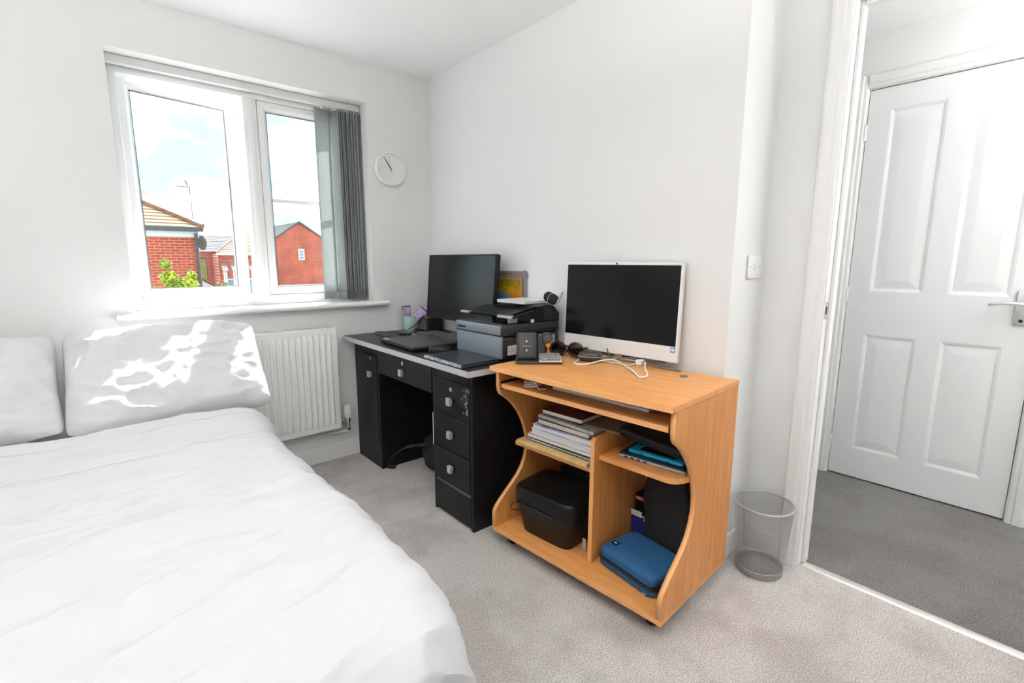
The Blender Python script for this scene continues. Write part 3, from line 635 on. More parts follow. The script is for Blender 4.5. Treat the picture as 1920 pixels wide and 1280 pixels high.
# ---- slim folder with worn edge
fo = thing('folder', 'slim black ring folder with a scuffed white edge', 'folder', (1.197, 1.716, BZ), rad(-1.0))
FOLD = mat('folder_black', (.022, .025, .032), .32)
box(-.098, .100, -.143, .140, .0, .003, .001).build('cover', FOLD, fo); box(-.098, .100, -.143, .140, .0125, .0155, .001).build('cover', FOLD, fo)
box(-.094, .094, -.134, .134, .0031, .0124).build('pages', mat('dark_pages', (.10, .10, .10), .8), fo)
m = MB()
for k in range(42):
    y = -.141+.281*k/41; x = -.099+.0007*random.random(); m.box(x-.004-.004*random.random(), x, y, y+.0068, .001, .0125+.002*random.random(), .0008, 1)
lab(m.build('worn_edge', mat('worn_white', (.66, .65, .63), .7, col2=(.25, .27, .30), vscale=60), fo), 'scuffed white long edge')
for y in (-.10, 0, .10): MB().tube([(.094, y-.004, .003), (.103, y, .008), (.094, y+.004, .013)], .0012, 6, smooth=4).build('ring', STEEL, fo)

# ---- keyboard under the monitor
kb = thing('keyboard', 'dark keyboard with a grey rest below the black monitor', 'keyboard', (1.462, 2.262, BZ), rad(-2))
box(-.072, .072, -.215, .215, .002, .014, .003).build('tray', DKGREY, kb); box(-.090, -.070, -.215, .215, .001, .011, .003).build('wrist_rest', mat('pale_rest', (.30, .31, .32), .45), kb)
def keys(nx, ny, x0, x1, y0, y1, z, h, mt, par):
    m = MB(); px, py = (x1-x0)/nx, (y1-y0)/ny
    for i in range(nx):
        for j in range(ny):
            if i == 0 and ny*.3 < j < ny*.6: continue
            m.box(x0+px*(i+.10), x0+px*(i+.90), y0+py*(j+.09), y0+py*(j+.91), z, z+h)
    o = m.build('key_block', mt, par); o['kind'] = 'stuff'; return o
keys(6, 19, -.064, .064, -.208, .208, .0135, .006, mat('dark_keys', (.11, .115, .12), .4), kb)

# ---- mug with wrappers, speaker box, bottle, puck
mg = thing('mug', 'pale green pot holding purple wrappers', 'pot', (1.475, 2.668, BZ))
MB().lathe([(.028, 0), (.033, .003), (.037, .02), (.039, .088), (.0375, .090), (.035, .088), (.033, .02), (.01, .006)], 28, cap1=True).build('pot_wall', mat('pale_green_ceramic', srgb(178, 205, 198), .4, var=.08, vscale=30), mg, True)
MB().lathe([(.0392, .070), (.0392, .072)], 28).build('rim_band', WHITEP, mg, True)
def wrapper(label, loc_, ax, ln, wd, col, seed):
    t = thing('snack_wrapper', label, 'wrapper', loc_)
    d_ = Vector(ax).normalized(); s_ = d_.cross(Vector((-.6, -.75, .1))).normalized(); n_ = s_.cross(d_)
    def g(sgn):
        return lambda i, j: d_*(ln*(i-.02)) + s_*(wd*(j-.5)*(1+.12*math.cos(i*PI*2)+.05*noise.noise(Vector((i*9, j*7, seed))))) + n_*(sgn*.010*math.sin(PI*min(1, max(0, (i-.06)/.88)))**.5*math.sin(PI*j)**.6 + .006*noise.noise(Vector((i*7, j*6, seed+1))))
    m = MB().grid(g(1), 18, 10).grid(g(-1), 18, 10); m.build('wrapper_body', mat('purple_foil_'+str(seed), col, .3, var=.25, vscale=40), t, True)
    for i in (-.02, .98): MB().tube([d_*(ln*(i))-s_*wd*.5, d_*(ln*i)+s_*wd*.5], .003, 6).build('crimped_end', mat('dark_purple_foil', srgb(70, 55, 95), .35), t)
wrapper('purple and pink snack wrapper standing in the green pot', (1.468, 2.673, BZ+.03), (-.06, .05, 1), .125, .048, srgb(160, 140, 175), 1)
wrapper('lilac snack wrapper slanting out of the green pot', (1.478, 2.664, BZ+.045), (.55, -.30, .62), .125, .052, srgb(178, 160, 205), 4)
sb = thing('speaker_box', 'dark grey box speaker with rough cloth behind the keyboard', 'speaker', (1.605, 2.638, BZ), rad(4))
GREYC = mat('grey_speaker_cloth', (.12, .12, .118), .85, var=.25, vscale=60, bump=.3, bscale=140)
box(-.058, .065, -.048, .052, 0, .080, .006).build('cabinet', mat('dark_cabinet', (.022, .021, .021), .5), sb); box(-.064, -.055, -.047, .051, .003, .078, .004).build('cloth_front', GREYC, sb); box(-.055, .063, -.046, .050, .0795, .082, .001).build('lid', mat('dusty_top', (.25, .24, .22), .7, var=.3, vscale=25), sb)
bt = thing('small_bottle', 'tiny blue and white bottle on the grey speaker box', 'bottle', (1.625, 2.600, BZ+.082))
MB().lathe([(.009, 0), (.010, .004), (.010, .026), (.005, .032)], 16).build('bottle_body', mat('blue_label', srgb(50, 90, 150), .3), bt, True); MB().lathe([(.0102, .016), (.0102, .026)], 16, False, False).build('band', WHITEP, bt); MB().lathe([(.0065, .031), (.0065, .046)], 14).build('cap', WHITEP, bt)
tn = thing('small_tin', 'small dark brown jar on the grey speaker box', 'jar', (1.615, 2.655, BZ+.082))
MB().lathe([(.020, 0), (.021, .003), (.021, .035), (.017, .040)], 20).build('jar_body', mat('dark_brown', (.05, .038, .03), .4), tn, True); MB().lathe([(.019, .040), (.019, .052)], 20).build('lid', BLKP, tn)
pk = thing('charging_pad', 'flat black pad with a trailing cable near the green pot', 'charger', (1.385, 2.545, BZ), rad(10))
MB().lathe([(.045, 0), (.050, .003), (.050, .010), (.046, .013), (.01, .013)], 32, sx=.9, sy=1.1).build('pad', BLKG, pk, True)
MB().lathe([(.040, .0131), (.040, .0137)], 32, sx=.9, sy=1.1).build('pad_top', mat('pad_grey', (.06, .07, .08), .3), pk, True)
def cord(name, pts, r, mt, label, cat='cable', k=8):
    base = Vector(pts[0]); o = MB().tube([Vector(p)-base for p in pts], r, 8, smooth=k).build(name, mt, None, True); o.location = base; return tag(o, label, cat)
z_ = BZ+.0028
cord('power_cable', [(1.36, 2.50, z_), (1.30, 2.47, z_), (1.235, 2.50, z_+.002), (1.20, 2.56, z_+.012), (1.25, 2.65, z_+.012), (1.36, 2.63, z_+.004), (1.41, 2.60, z_+.010), (1.43, 2.595, .752), (1.50, 2.592, .79), (1.522, 2.575, .818), (1.53, 2.565, .78), (1.525, 2.545, z_+.012), (1.50, 2.53, z_+.01)], .0024, BLKP, 'thin black cable looping around the green pot')
cord('mouse_cable', [(1.268, 1.905, BZ+.010), (1.31, 1.925, z_), (1.345, 1.945, z_), (1.36, 1.955, BZ+.02), (1.375, 1.955, BZ+.09), (1.40, 1.955, BZ+.115), (1.43, 1.95, BZ+.09), (1.45, 1.945, BZ+.02), (1.47, 1.94, BZ+.018)], .002, BLKP, 'thin black cable rising beside the printer')

# ================================================================== printer
pr_ = thing('printer', 'dark grey multifunction printer with document feeder on the black desk', 'printer', (1.49, 1.745, BZ))
PX0, PX1, PY0, PY1 = -.188, .168, -.170, .165
PG = mat('printer_charcoal', (.032, .033, .036), .42, bump=.06, bscale=320, spec=.4); PF = mat('printer_front_window_tint', (.20, .23, .27), .4)  # front colour has the bluish window light mixed into it
MB().box(PX0+.006, PX1, PY0+.004, PY1-.004, .012, .100, .010, 3).build('printer_body', PG, pr_, True)
MB().box(PX0, PX0+.018, PY0+.004, PY1-.002, .006, .112, .008, 3).build('front_cover', PF, pr_, True)
box(PX0+.02, PX1-.01, PY0+.01, PY1-.01, 0, .012, .004).build('foot_plinth', BLKP, pr_)
lid = MB().box(PX0-.004, PX1, PY0, PY1, .104, .152, .009, 3).build('scanner_lid', PG, pr_, True)
MB().box(PX0-.0055, PX0+.012, PY0+.002, PY1-.002, .110, .1515, .006, 2).build('lid_front', PF, lid, True)
box(PX0+.035, PX1-.14, PY0+.03, PY1-.02, .1515, .1545, .001).build('lid_inlay', BLKG, lid)
MB().box(PX0-.0065, PX0-.004, PY1-.085, PY1-.02, .122, .132, .001).build('finger_slot', BLKP, lid)
m = MB(); m.box(PX0+.075, PX1-.02, PY0-.004, PY0+.004, .112, .122, .003); m.box(PX0+.07, PX0+.082, PY0-.0045, PY0+.004, .096, .122, .003); m.build('side_rail', BLKP, lid)
adf = MB().prism([(.03, .152), (PX1, .152), (PX1, .186), (.130, .222), (.085, .228), (.03, .222), (.0, .205), (.0, .152)], PY0+.004, PY0+.11, 'y').build('document_feeder', BLKP, pr_)
MB().prism([(.066, .160), (PX1-.004, .160), (PX1-.004, .183), (.128, .219), (.085, .224), (.066, .223)], PY0+.0025, PY0+.0055, 'y').build('end_cap', DKGREY, adf)
MB().prism([(.03, .152), (PX1, .152), (PX1, .186), (.130, .215), (.03, .205)], PY0+.11, PY1-.03, 'y').build('feeder_back', BLKP, adf)
m = MB(); m.prism([(-.125, .186), (.03, .210), (.03, .203), (-.12, .178)], PY0-.0, PY1+.04, 'y'); m.build('input_tray', BLKP, adf)
m = MB(); m.box(-.13, -.115, PY0+.002, PY0+.10, .178, .190, .002).box(-.132, -.112, PY1-.02, PY1+.045, .180, .190, .002); lab(m.build('tray_edge', mat('tray_silver', (.42, .42, .42), .4), adf), 'silver grey front edge of the tray')
m = MB(); m.prism([(-.118, .190), (.02, .211), (.02, .226), (-.118, .200)], PY0+.002, PY0+.006, 'y'); m.build('paper_guide', BLKG, adf)
box(-.09, -.05, PY0+.05, PY0+.075, .152, .186, .003).build('tray_prop', LTGREY, adf); box(-.008, .006, PY0+.001, PY0+.012, .153, .168, .002).build('hinge_tab', WHITEP, adf)
def label_plate(par, x0, x1, z0, z1, rows, seed):
    p = box(x0, x1, PY0+.0026, PY0+.0042, z0, z1).build('rating_label', PAPER, par); rnd = random.Random(seed); m = MB()
    for k in range(rows):
        z = z1-(z1-z0)*(k+.6)/(rows+.4); x = x0+.004
        while x < x1-.008:
            L = rnd.uniform(.002, .010); m.box(x, min(x+L, x1-.004), PY0+.0021, PY0+.0027, z-.0016, z+.0016); x += L+rnd.uniform(.0015, .006)
    m.build('small_print', mat('print_grey', (.12, .12, .12), .8), p)
label_plate(pr_, -.148, -.094, .022, .063, 4, 5); label_plate(pr_, -.04, .140, .040, .088, 4, 8)
pp = thing('paper_stack', 'white sheaf of paper lying on top of the printer feeder', 'paper', (1.595, 1.760, BZ+.2288), rad(0))
pp.rotation_euler = (0, 0, rad(2)); box(-.095, .085, -.105, .085, 0, .010, .001).build('sheets', PAPER, pp)
for k in range(2): box(-.097+.004*k, .087-.003*k, -.107+.003*k, .087, .0101+.002*k, .0116+.002*k).build('sheet', WHITEP, pp)
mc = thing('microphone', 'black foam covered rounded microphone on a slim silver bracket', 'microphone', (1.60, 1.575, BZ+.229), rad(0))
dirv = Vector((-.05, .93, .33)).normalized()
def capsule(m_, a, b, r, seg=20):
    a, b = Vector(a), Vector(b); d_ = (b-a).normalized(); L = (b-a).length; pts = []; rr = []
    for k in range(7): t_ = PI/2*k/6; pts.append(a-d_*r*math.cos(t_)); rr.append(max(.0008, r*math.sin(t_)))
    for k in range(7): t_ = PI/2*k/6; pts.append(b+d_*r*math.sin(t_)); rr.append(max(.0008, r*math.cos(t_)))
    return m_.tube(pts, lambda q: rr[round(q*(len(rr)-1))], seg)
b0 = Vector((0, -.038, .0155))
capsule(MB(), b0+dirv*.022, b0+dirv*.055, .024).build('foam_head', BLKR, mc, True)
m = MB(); pts = [b0+dirv*.038 + (dirv.orthogonal().normalized()*math.cos(a)+dirv.cross(dirv.orthogonal().normalized())*math.sin(a))*.0245 for a in [2*PI*k/24 for k in range(24)]]; m.tube(pts, .0012, 6, closed=True).build('grey_ring', LTGREY, mc, True)
m = MB(); m.tube([(0, -.022, -.006), (0, -.050, .024), (0, -.071, .062)], .0055, 8).build('silver_bracket', mat('bracket_silver', (.62, .62, .62), .35, metal=.4), mc, True)

# ================================================================== beech computer desk (local: x depth, y to the left, z up)
WR = rad(3.4); WO = (1.208, .702, 0)
def WD(u, v, z=0): return (WO[0]+u*math.cos(WR)-v*math.sin(WR), WO[1]+u*math.sin(WR)+v*math.cos(WR), z)
wd = thing('computer_desk', 'beech effect computer desk with open shelves', 'desk', WO, WR)
front_pts = [(-.011*math.sin(PI*k/16), .775*k/16) for k in range(17)]
MB().prism(front_pts + [(.47, .775), (.47, 0)], .731, .750, 'z', .0015).build('desk_top', WOOD, wd)
MB().prism([(a-.0012, b) for a, b in front_pts] + [(a+.001, b) for a, b in front_pts[::-1]], .7318, .7485, 'z').build('front_edging', WOODE, wd)
SP = [(.024, .731), (.024, .665), (.028, .645), (.038, .630), (.060, .616), (.085, .596), (.112, .568), (.138, .535), (.158, .500), (.174, .462), (.184, .425), (.188, .395), (.186, .362), (.176, .325), (.158, .290), (.130, .258), (.095, .230), (.060, .203), (.030, .178), (.012, .162), (.003, .148), (0, .135), (0, .077), (.466, .077), (.466, .731)]
for a, b in ((0, .018), (.746, .764)):
    sp = MB().prism(SP, a, b, 'y').build('side_panel', WOODV, wd)
    ed = SP[:23]; m = MB(); pv = None
    for u_, z in ed:
        c = (m.bm.verts.new((u_-.0012, a+.0008, z)), m.bm.verts.new((u_-.0012, b-.0008, z)))
        if pv: m.bm.faces.new((pv[0], pv[1], c[1], c[0]))
        pv = c
    e_ = m.build('edging', WOODE, sp, True); md = e_.modifiers.new('t', 'SOLIDIFY'); md.thickness = .002; md.offset = 0
box(0, .466, 0, .764, .058, .0765, .001).build('base_board', WOOD, wd); box(-.0012, .0005, .0005, .7635, .059, .0757).build('base_edging', WOODE, wd)
box(.028, .40, .026, .738, .661, .679, .001).build('keyboard_tray', WOOD, wd); box(.0268, .0285, .027, .737, .6618, .6782).build('tray_edging', WOODE, wd)
for a in (.0185, .7385): box(.03, .42, a, a+.007, .655, .686, .001).build('runner', BLKP, wd)
MB().prism([(.088, .077), (.088, .535), (.096, .545), (.44, .545), (.44, .077)], .326, .344, 'y').build('divider', WOODV, wd); box(.0868, .0885, .3268, .3432, .078, .536).build('divider_edging', WOODE, wd)
box(.115, .44, .3445, .7455, .402, .420, .001).build('shelf', WOOD, wd); box(.1138, .1155, .345, .745, .4028, .4192).build('shelf_edging', WOODE, wd)
shp = [(.112, .325), (.112, .070), (.116, .050), (.128, .036), (.150, .024), (.170, .0185), (.44, .0185), (.44, .325)]
MB().prism(shp, .464, .482, 'z', .001).build('shelf', WOOD, wd)
box(.440, .456, .0185, .7455, .077, .20).build('back_rail', WOODV, wd)
MB().prism([(.378+.019*math.cos(a), .158+.0145*math.sin(a)) for a in [2*PI*k/20 for k in range(20)]], .7502, .7522, 'z').build('cable_grommet', mat('grey_grommet', (.13, .14, .155), .45), wd)
for u_ in (.06, .41):
    for v_ in (.06, .70):
        c = MB().lathe([(.024, -.011), (.026, -.008), (.026, .008), (.024, .011)], 20, center=(u_, v_, .026), axis='y').build('castor', BLKP, wd, True)
        box(u_-.012, u_+.012, v_-.017, v_+.017, .035, .058, .003).build('castor_fork', BLKP, c)
for (u_, z) in ((.06, .715), (.05, .687)): MB().lathe([(.003, .7455), (.003, .7462)], 10, center=(u_, 0, z), axis='y').build('screw_hole', DKGREY, wd)

# ---- all in one computer
ai = thing('desktop_computer', 'white all-in-one computer with dark screen on the beech desk', 'computer', (1.617, 1.220, .7505), rad(4))
ta = Matrix.Translation((0, 0, .027)) @ Matrix.Rotation(rad(2.4), 4, 'Y')
AW = mat('aio_white', (.80, .79, .77), .4)
box(0, .022, -.27, .27, 0, .374, .003).xf(ta).build('housing', AW, ai)
box(-.001, .002, -.262, .265, .062, .3635).xf(ta).build('screen', SCREEN, ai)
MB().lathe([(.004, -.002), (.004, .002)], 14, center=(0, .015, .3685), axis='x').xf(ta).build('webcam', BLKG, ai)
st = box(-.0008, .0008, -.263, -.243, .038, .060).xf(ta).build('sticker', mat('blue_sticker', srgb(125, 165, 215), .4), ai); box(-.0012, -.0004, -.258, -.248, .045, .053).xf(ta).build('sticker_mark', WHITEP, st)
box(.0215, .036, -.05, .05, .02, .20, .006).xf(ta).build('stand_neck', STEEL, ai)
m = MB(); m.tube([(.032, -.10, .004), (-.055, -.11, .004), (-.062, -.10, .004), (-.062, .10, .004), (-.055, .11, .004), (.032, .10, .004)], .004, 8); m.box(.022, .034, -.10, .10, 0, .010, .002).box(.02, .032, -.02, .02, .008, .06, .002); m.build('stand_foot', STEEL, ai, True)
box(-.004, .012, -.225, -.195, -.0035, .0, .001).xf(ta).build('power_button', DKGREY, ai)
wz = .7538
cord('white_cable', [WD(.46, .62, .775), WD(.38, .60, .765), WD(.31, .585, wz), WD(.262, .563, wz), WD(.258, .540, wz), WD(.285, .515, wz), WD(.36, .505, wz+.004), WD(.405, .48, wz+.006), WD(.395, .44, wz+.002), WD(.35, .375, wz), WD(.29, .305, wz), WD(.245, .262, wz), WD(.243, .248, wz), WD(.265, .243, wz), WD(.31, .265, wz), WD(.38, .315, wz), WD(.43, .345, .765)], .0033, WHITEP, 'white cable looping across the beech desk top')
cord('grey_cable', [WD(.42, .52, .80), WD(.43, .50, wz), WD(.44, .46, .765), WD(.44, .40, .77), WD(.43, .33, .762), WD(.43, .26, wz), WD(.435, .20, wz)], .0028, mat('grey_rubber', (.16, .155, .15), .6), 'grey cable behind the white computer')
ad_ = box(-.016, .016, -.012, .012, 0, .022, .003).build('cable_plug', WHITEP); ad_.location = WD(.435, .37, .7505); tag(ad_, 'small white plug lying below the white computer', 'plug')

# ---- charging dock with a device, sunglasses, bottle, case
dk = thing('charging_dock', 'black charging stand with upright pad and round knob', 'charger', (1.350, 1.398, .7505), rad(-41))
DKM = mat('dock_black', (.030, .032, .034), .42)      # local: +x right along the front, -y toward the room
box(-.092, .092, -.045, .055, 0, .011, .005, 3).build('dock_base', DKM, dk)
pd = MB().box(-.088, -.004, -.012, .012, 0, .112, .011, 4).xf(Matrix.Translation((0, -.004, .010)) @ Matrix.Rotation(rad(-9), 4, 'X')).build('upright_pad', DKM, dk, True)
rt_ = Matrix.Translation((0, -.004, .010)) @ Matrix.Rotation(rad(-9), 4, 'X')
MB().box(-.078, -.016, -.0145, -.010, .010, .100, .006, 3).xf(rt_).build('pad_face', mat('dock_face', (.045, .048, .05), .5), pd, True)
for z in (.035, .072):
    MB().prism([(-.0035-.047, z), (.0035-.047, z), (.002-.047, z+.008), (-.002-.047, z+.008)], -.0155, -.0143, 'y').xf(rt_).build('pad_mark', mat('pad_mark', (.75, .6, .5), .5), pd)
box(-.066, -.028, -.0152, -.0143, .0555, .0572).xf(rt_).build('pad_print', LTGREY, pd)
m = MB(); m.box(-.004, .030, .002, .022, .010, .115, .008, 3).lathe([(.020, -.008), (.022, -.004), (.022, .022)], 28, center=(.036, .004, .098), axis='y'); m.build('side_arm', DKM, dk, True)
MB().lathe([(.015, -.0105), (.015, -.006)], 24, center=(.036, .004, .098), axis='y').build('knob', mat('knob_grey', (.06, .062, .065), .4), dk, True)
dv2 = thing('earbud_case', 'grey patterned flat case resting on the charging stand', 'case', (0, 0, 0))
dv2.location = Vector(dk.location) + Matrix.Rotation(rad(-41), 3, 'Z') @ Vector((.048, -.014, .0135)); dv2.rotation_euler = (rad(14), 0, rad(-41))
MB().box(-.046, .040, -.028, .030, .007, .018, .005, 3).build('shell', mat('case_grey', (.24, .235, .23), .55, var=.3, vscale=60), dv2, True); MB().box(-.046, .046, -.031, .026, .001, .0075, .003, 2).build('light_rim', mat('case_rim', (.70, .67, .60), .4), dv2, True)
bo = thing('glue_bottle', 'small pink bottle with a bright orange cap', 'bottle', (1.548, 1.482, .7505), WR)
lay = Matrix.Translation((0, 0, .0495)) @ Matrix.Rotation(rad(82), 4, 'Y') @ Matrix.Rotation(0, 4, 'Z')
m = MB(); m.lathe([(.010, .03), (.019, .040), (.019, .100), (.014, .108)], 20).xf(Matrix.Translation((.0, -.02, .0)) ); 
bpart = m.xf(Matrix.Translation((0, .0, .0195)) @ Matrix.Rotation(rad(90), 4, 'X') @ Matrix.Rotation(0, 4, 'Z')).build('bottle_body', mat('pink_bottle', srgb(205, 160, 140), .35, var=.2, vscale=60), bo, True)
bpart.rotation_euler = (0, 0, rad(-8)); bpart.location = (.0, .045, -.0005)
cp = thing('orange_cap', 'orange nozzle tool standing behind the charging stand', 'nozzle', (1.475, 1.462, .7505))
MB().lathe([(.010, 0), (.011, .012), (.007, .02), (.007, .036), (.013, .04), (.014, .058), (.010, .062)], 18).build('nozzle_body', mat('orange_plastic', srgb(240, 160, 40), .4), cp, True); MB().lathe([(.0115, 0), (.012, .010)], 18, False, False).build('clear_collar', mat('amber', srgb(235, 190, 120), .3), cp)

sg = thing('sunglasses', 'brown tortoiseshell sunglasses folded on the beech desk', 'sunglasses', (1.505, 1.385, .7505), rad(-66)); sg.scale = (1.15, 1.15, 1.15)
TORT = mat('tortoiseshell', srgb(70, 38, 30), .22, col2=srgb(28, 16, 14), vscale=40)
for sx in (-1, 1):      # local: +x right, frame stands upright facing -y
    c = Vector((sx*.034, 0, .031)); ring = [c+Vector((.029*math.cos(a), .004*math.cos(a)*sx*-1, .026*math.sin(a))) for a in [2*PI*k/28 for k in range(28)]]
    rm = MB().tube(ring, .0042, 8, closed=True).build('rim', TORT, sg, True)
    m = MB(); m.bm.faces.new([m.bm.verts.new(c+(p-c)*.97) for p in ring]); lz = m.build('lens', LENS, rm); md = lz.modifiers.new('t', 'SOLIDIFY'); md.thickness = .0015
    MB().tube([(sx*.064, .0, .040), (sx*.070, .008, .040), (sx*.071, .03, .038)] + [(sx*(.071-.025*k), .034+.012*sx*.3+.010*(k > 0), .036-.0065*k) for k in range(1, 5)], .0035, 8, smooth=4).build('temple', TORT, sg, True)
MB().tube([(-.008, 0, .040), (0, -.002, .045), (.008, 0, .040)], .0035, 8, smooth=4).build('bridge', TORT, sg, True)
gc = thing('glasses_case', 'rounded dark grey glasses case under the white computer', 'case', WD(.352, .552, .7505), rad(-60))
def case_g(i, j):
    th = 2*PI*i; ph = PI*(j-.5); a = math.cos(ph); p = lambda v, e: math.copysign(abs(v)**e, v)
    return Vector((.048*p(math.cos(th), .6)*a**.6, .030*p(math.sin(th), .6)*a**.6, .021+.020*p(math.sin(ph), .7)))
MB().grid(case_g, 40, 16, True).build('case_shell', mat('case_dark', (.05, .05, .05), .4), gc, True); MB().tube([(.049*math.copysign(abs(math.cos(a))**.6, math.cos(a)), .031*math.copysign(abs(math.sin(a))**.6, math.sin(a)), .022) for a in [2*PI*k/40 for k in range(40)]], .0012, 6, closed=True).build('seam_line', LTGREY, gc)

# ---- on the keyboard tray
kw = thing('keyboard', 'white slim keyboard on the pull-out tray of the beech desk', 'keyboard', WD(.165, .335, .6795), WR)
box(-.060, .060, -.200, .205, 0, .011, .003).build('tray', mat('white_keyboard', (.78, .78, .79), .4), kw); keys(5, 18, -.052, .054, -.194, .199, .0105, .004, WHITEP, kw)
coil = [Vector(WD(.080+.038*math.cos(a)*(1-.02*a), .618+.028*math.sin(a)*(1+.02*a), .683+.0011*a)) for a in [k*.45 for k in range(38)]]
cord('charging_cable', [WD(.20, .68, .684), WD(.14, .66, .686)] + coil + [WD(.06, .57, .684), WD(.08, .55, .683)], .0022, WHITEP, 'coiled white charging cable on the keyboard tray', k=2)

# ---- stack of papers and books on the shelf
zc = [.4216]
def flat(name, label, cat, u0, u1, v0, v1, th, mcover, mpage=None, rot=0.0, wav=0.0, seed=0):
    """a sheaf, book or envelope lying in the stack: covers and page block, slightly wavy when soft"""
    t = thing(name, label, cat, WD((u0+u1)/2, (v0+v1)/2, zc[0]), WR+rad(rot), 'papers and books stacked on the beech desk shelf')
    a, b = (u1-u0)/2, (v1-v0)/2; c = min(.0018, th*.22)
    def slab(z0, z1, k=0.0):
        def g(sg):
            return lambda i, j: Vector(((2*i-1)*(a-k), (2*j-1)*(b-k), (z1 if sg else z0) + wav*noise.noise(Vector((i*2.3, j*2.7, seed)))*(.3+i*0)))
        m = MB().grid(g(1), 8, 10).grid(g(0), 8, 10); nn = 8*10; m.bm.verts.ensure_lookup_table(); V = m.bm.verts
        bd = [(i, 0) for i in range(8)] + [(7, j) for j in range(1, 10)] + [(i, 9) for i in range(6, -1, -1)] + [(0, j) for j in range(8, 0, -1)]
        for (i, j), (k2, l2) in zip(bd, bd[1:]+bd[:1]): m.bm.faces.new((V[i*10+j], V[k2*10+l2], V[nn+k2*10+l2], V[nn+i*10+j]))
        bmesh.ops.recalc_face_normals(m.bm, faces=m.bm.faces); return m
    if mpage:
        slab(0, c).build('cover', mcover, t); slab(c, th-c, .003).build('pages', mpage, t); slab(th-c, th).build('cover', mcover, t)
    else: slab(0, th).build('sheets', mcover, t)
    zc[0] += th+.0006 + wav*.28
    if name == 'paper_sheaf' and th == .012: zc[0] = max(zc[0], .5462)
    return t
ENV = mat('padded_envelope', srgb(222, 186, 120), .75, var=.15, vscale=30, bump=.2, bscale=60)
flat('plastic_wallet', 'clear torn plastic wallet below the yellow envelope', 'wallet', .10, .36, .36, .66, .004, mat('clear_wallet', (.62, .64, .66), .3, var=.25, vscale=40), None, 0, .002, 1)
flat('padded_envelope', 'yellow padded envelope at the bottom of the paper stack', 'envelope', .092, .37, .362, .715, .013, ENV, None, 0, .006, 2)
flat('folder', 'dark blue folder above the yellow envelope in the stack', 'folder', .118, .40, .365, .688, .010, mat('navy_card', srgb(40, 62, 110), .45, col2=srgb(16, 20, 32), vscale=10), PAPER, 0, 0, 3)
flat('paper_sheaf', 'loose white papers with a tan edge in the stack', 'papers', .125, .41, .366, .690, .013, mat('paper_tan', (.72, .68, .60), .8, col2=(.55, .44, .26), vscale=14), PAPER, 1.0, .003, 4)
flat('paper_sheaf', 'thick wad of creased white sheets in the stack', 'papers', .130, .42, .360, .672, .022, PAPER, mat('paper_grey', (.70, .70, .70), .8), -1.0, .003, 5)
flat('magazine', 'white magazine with a bright blue cover corner in the stack', 'magazine', .132, .425, .352, .668, .018, mat('blue_white_cover', srgb(60, 84, 180), .35, col2=srgb(225, 228, 240), vscale=9), PAPER, 1.2, .002, 6)
flat('notebook', 'cream paged black notebook in the upper paper stack', 'notebook', .145, .36, .395, .652, .021, mat('nb_black', (.03, .03, .03), .5), CREAM, 0, 0, 7)
flat('paper_sheaf', 'grey curled printed sheets under the red book', 'papers', .150, .40, .368, .652, .012, mat('paper_grey2', (.58, .57, .56), .8, var=.2, vscale=30), None, -3, .006, 8)
flat('document_wallet', 'brown card wallet sticking out above the wooden divider', 'folder', .175, .43, .300, .60, .006, mat('brown_card', srgb(150, 128, 100), .7, var=.15, vscale=12), None, 4, .003, 9)
flat('book', 'dark red covered book on top of the paper stack', 'book', .155, .34, .440, .637, .018, mat('dark_red_cover', srgb(96, 36, 40), .45), PAPER, 1, 0, 10)

# ---- right shelf
zs_ = .4825
gl = thing('laptop', 'silver sided laptop with dark lid on the small beech shelf', 'laptop', WD(.270, .158, zs_), WR+rad(4))
box(-.112, .112, -.118, .118, .0015, .011, .002).build('base', mat('laptop_silver', (.52, .53, .54), .35, metal=.4), gl); box(-.112, .112, -.118, .118, .0112, .0165, .002).build('lid', mat('laptop_dark_lid', (.02, .025, .03), .3), gl)
for y in (.09, .066, .044, .02): box(-.1128, -.110, y-.007, y+.007, .004, .0085).build('port', BLKP, gl)
cy_ = thing('game_console', 'bright cyan handheld console on the dark laptop lid', 'handheld console', WD(.226, .150, zs_+.0168), WR+rad(3))
CY = mat('cyan_plastic', srgb(20, 165, 210), .35)
MB().box(-.052, .052, -.098, .098, .0, .0135, .0065, 4).build('body', CY, cy_, True); MB().box(-.036, .036, -.062, .062, .013, .0142, .0005).build('screen', BLKG, cy_)
for y in (-.05, .045): box(-.0526, -.050, y-.006, y+.006, .005, .0085).build('slot', DKGREY, cy_)
for y in (-.08, .08): MB().lathe([(.007, .0132), (.008, .017), (.006, .019)], 14, center=(.012, y, 0)).build('stick', BLKP, cy_, True)
bc = thing('zip_case', 'padded black zip case lying on the cyan console', 'case', WD(.268, .163, .5245), WR)
BCM = mat('black_leatherette', (.010, .010, .011), .42, bump=.12, bscale=120, spec=.35)
def sag(m_):
    for v in m_.bm.verts: v.co.z += .020*math.sin(min(1, max(0, (v.co.y+.14)/.28))*PI*.5)**2 - .0
    return m_
def softbox(hx, hy, h, p=.28):
    def g(i, j):
        th = 2*PI*i; ph = PI*(j-.5); q = lambda v, e: math.copysign(abs(v)**e, v); a = max(0, math.cos(ph))
        return Vector((hx*q(math.cos(th), p)*a**p, hy*q(math.sin(th), p)*a**p, h/2+h/2*q(math.sin(ph), .55)))
    return MB().grid(g, 64, 22, True)
sag(softbox(.105, .134, .042)).build('case_body', BCM, bc, True)
rim_pts = [Vector((.106*math.copysign(abs(math.cos(a))**.28, math.cos(a)), .135*math.copysign(abs(math.sin(a))**.28, math.sin(a)), .021)) for a in [2*PI*(k+.5)/64 for k in range(64)]]
for p_ in rim_pts: p_.z += .020*math.sin(min(1, max(0, (p_.y+.14)/.28))*PI*.5)**2
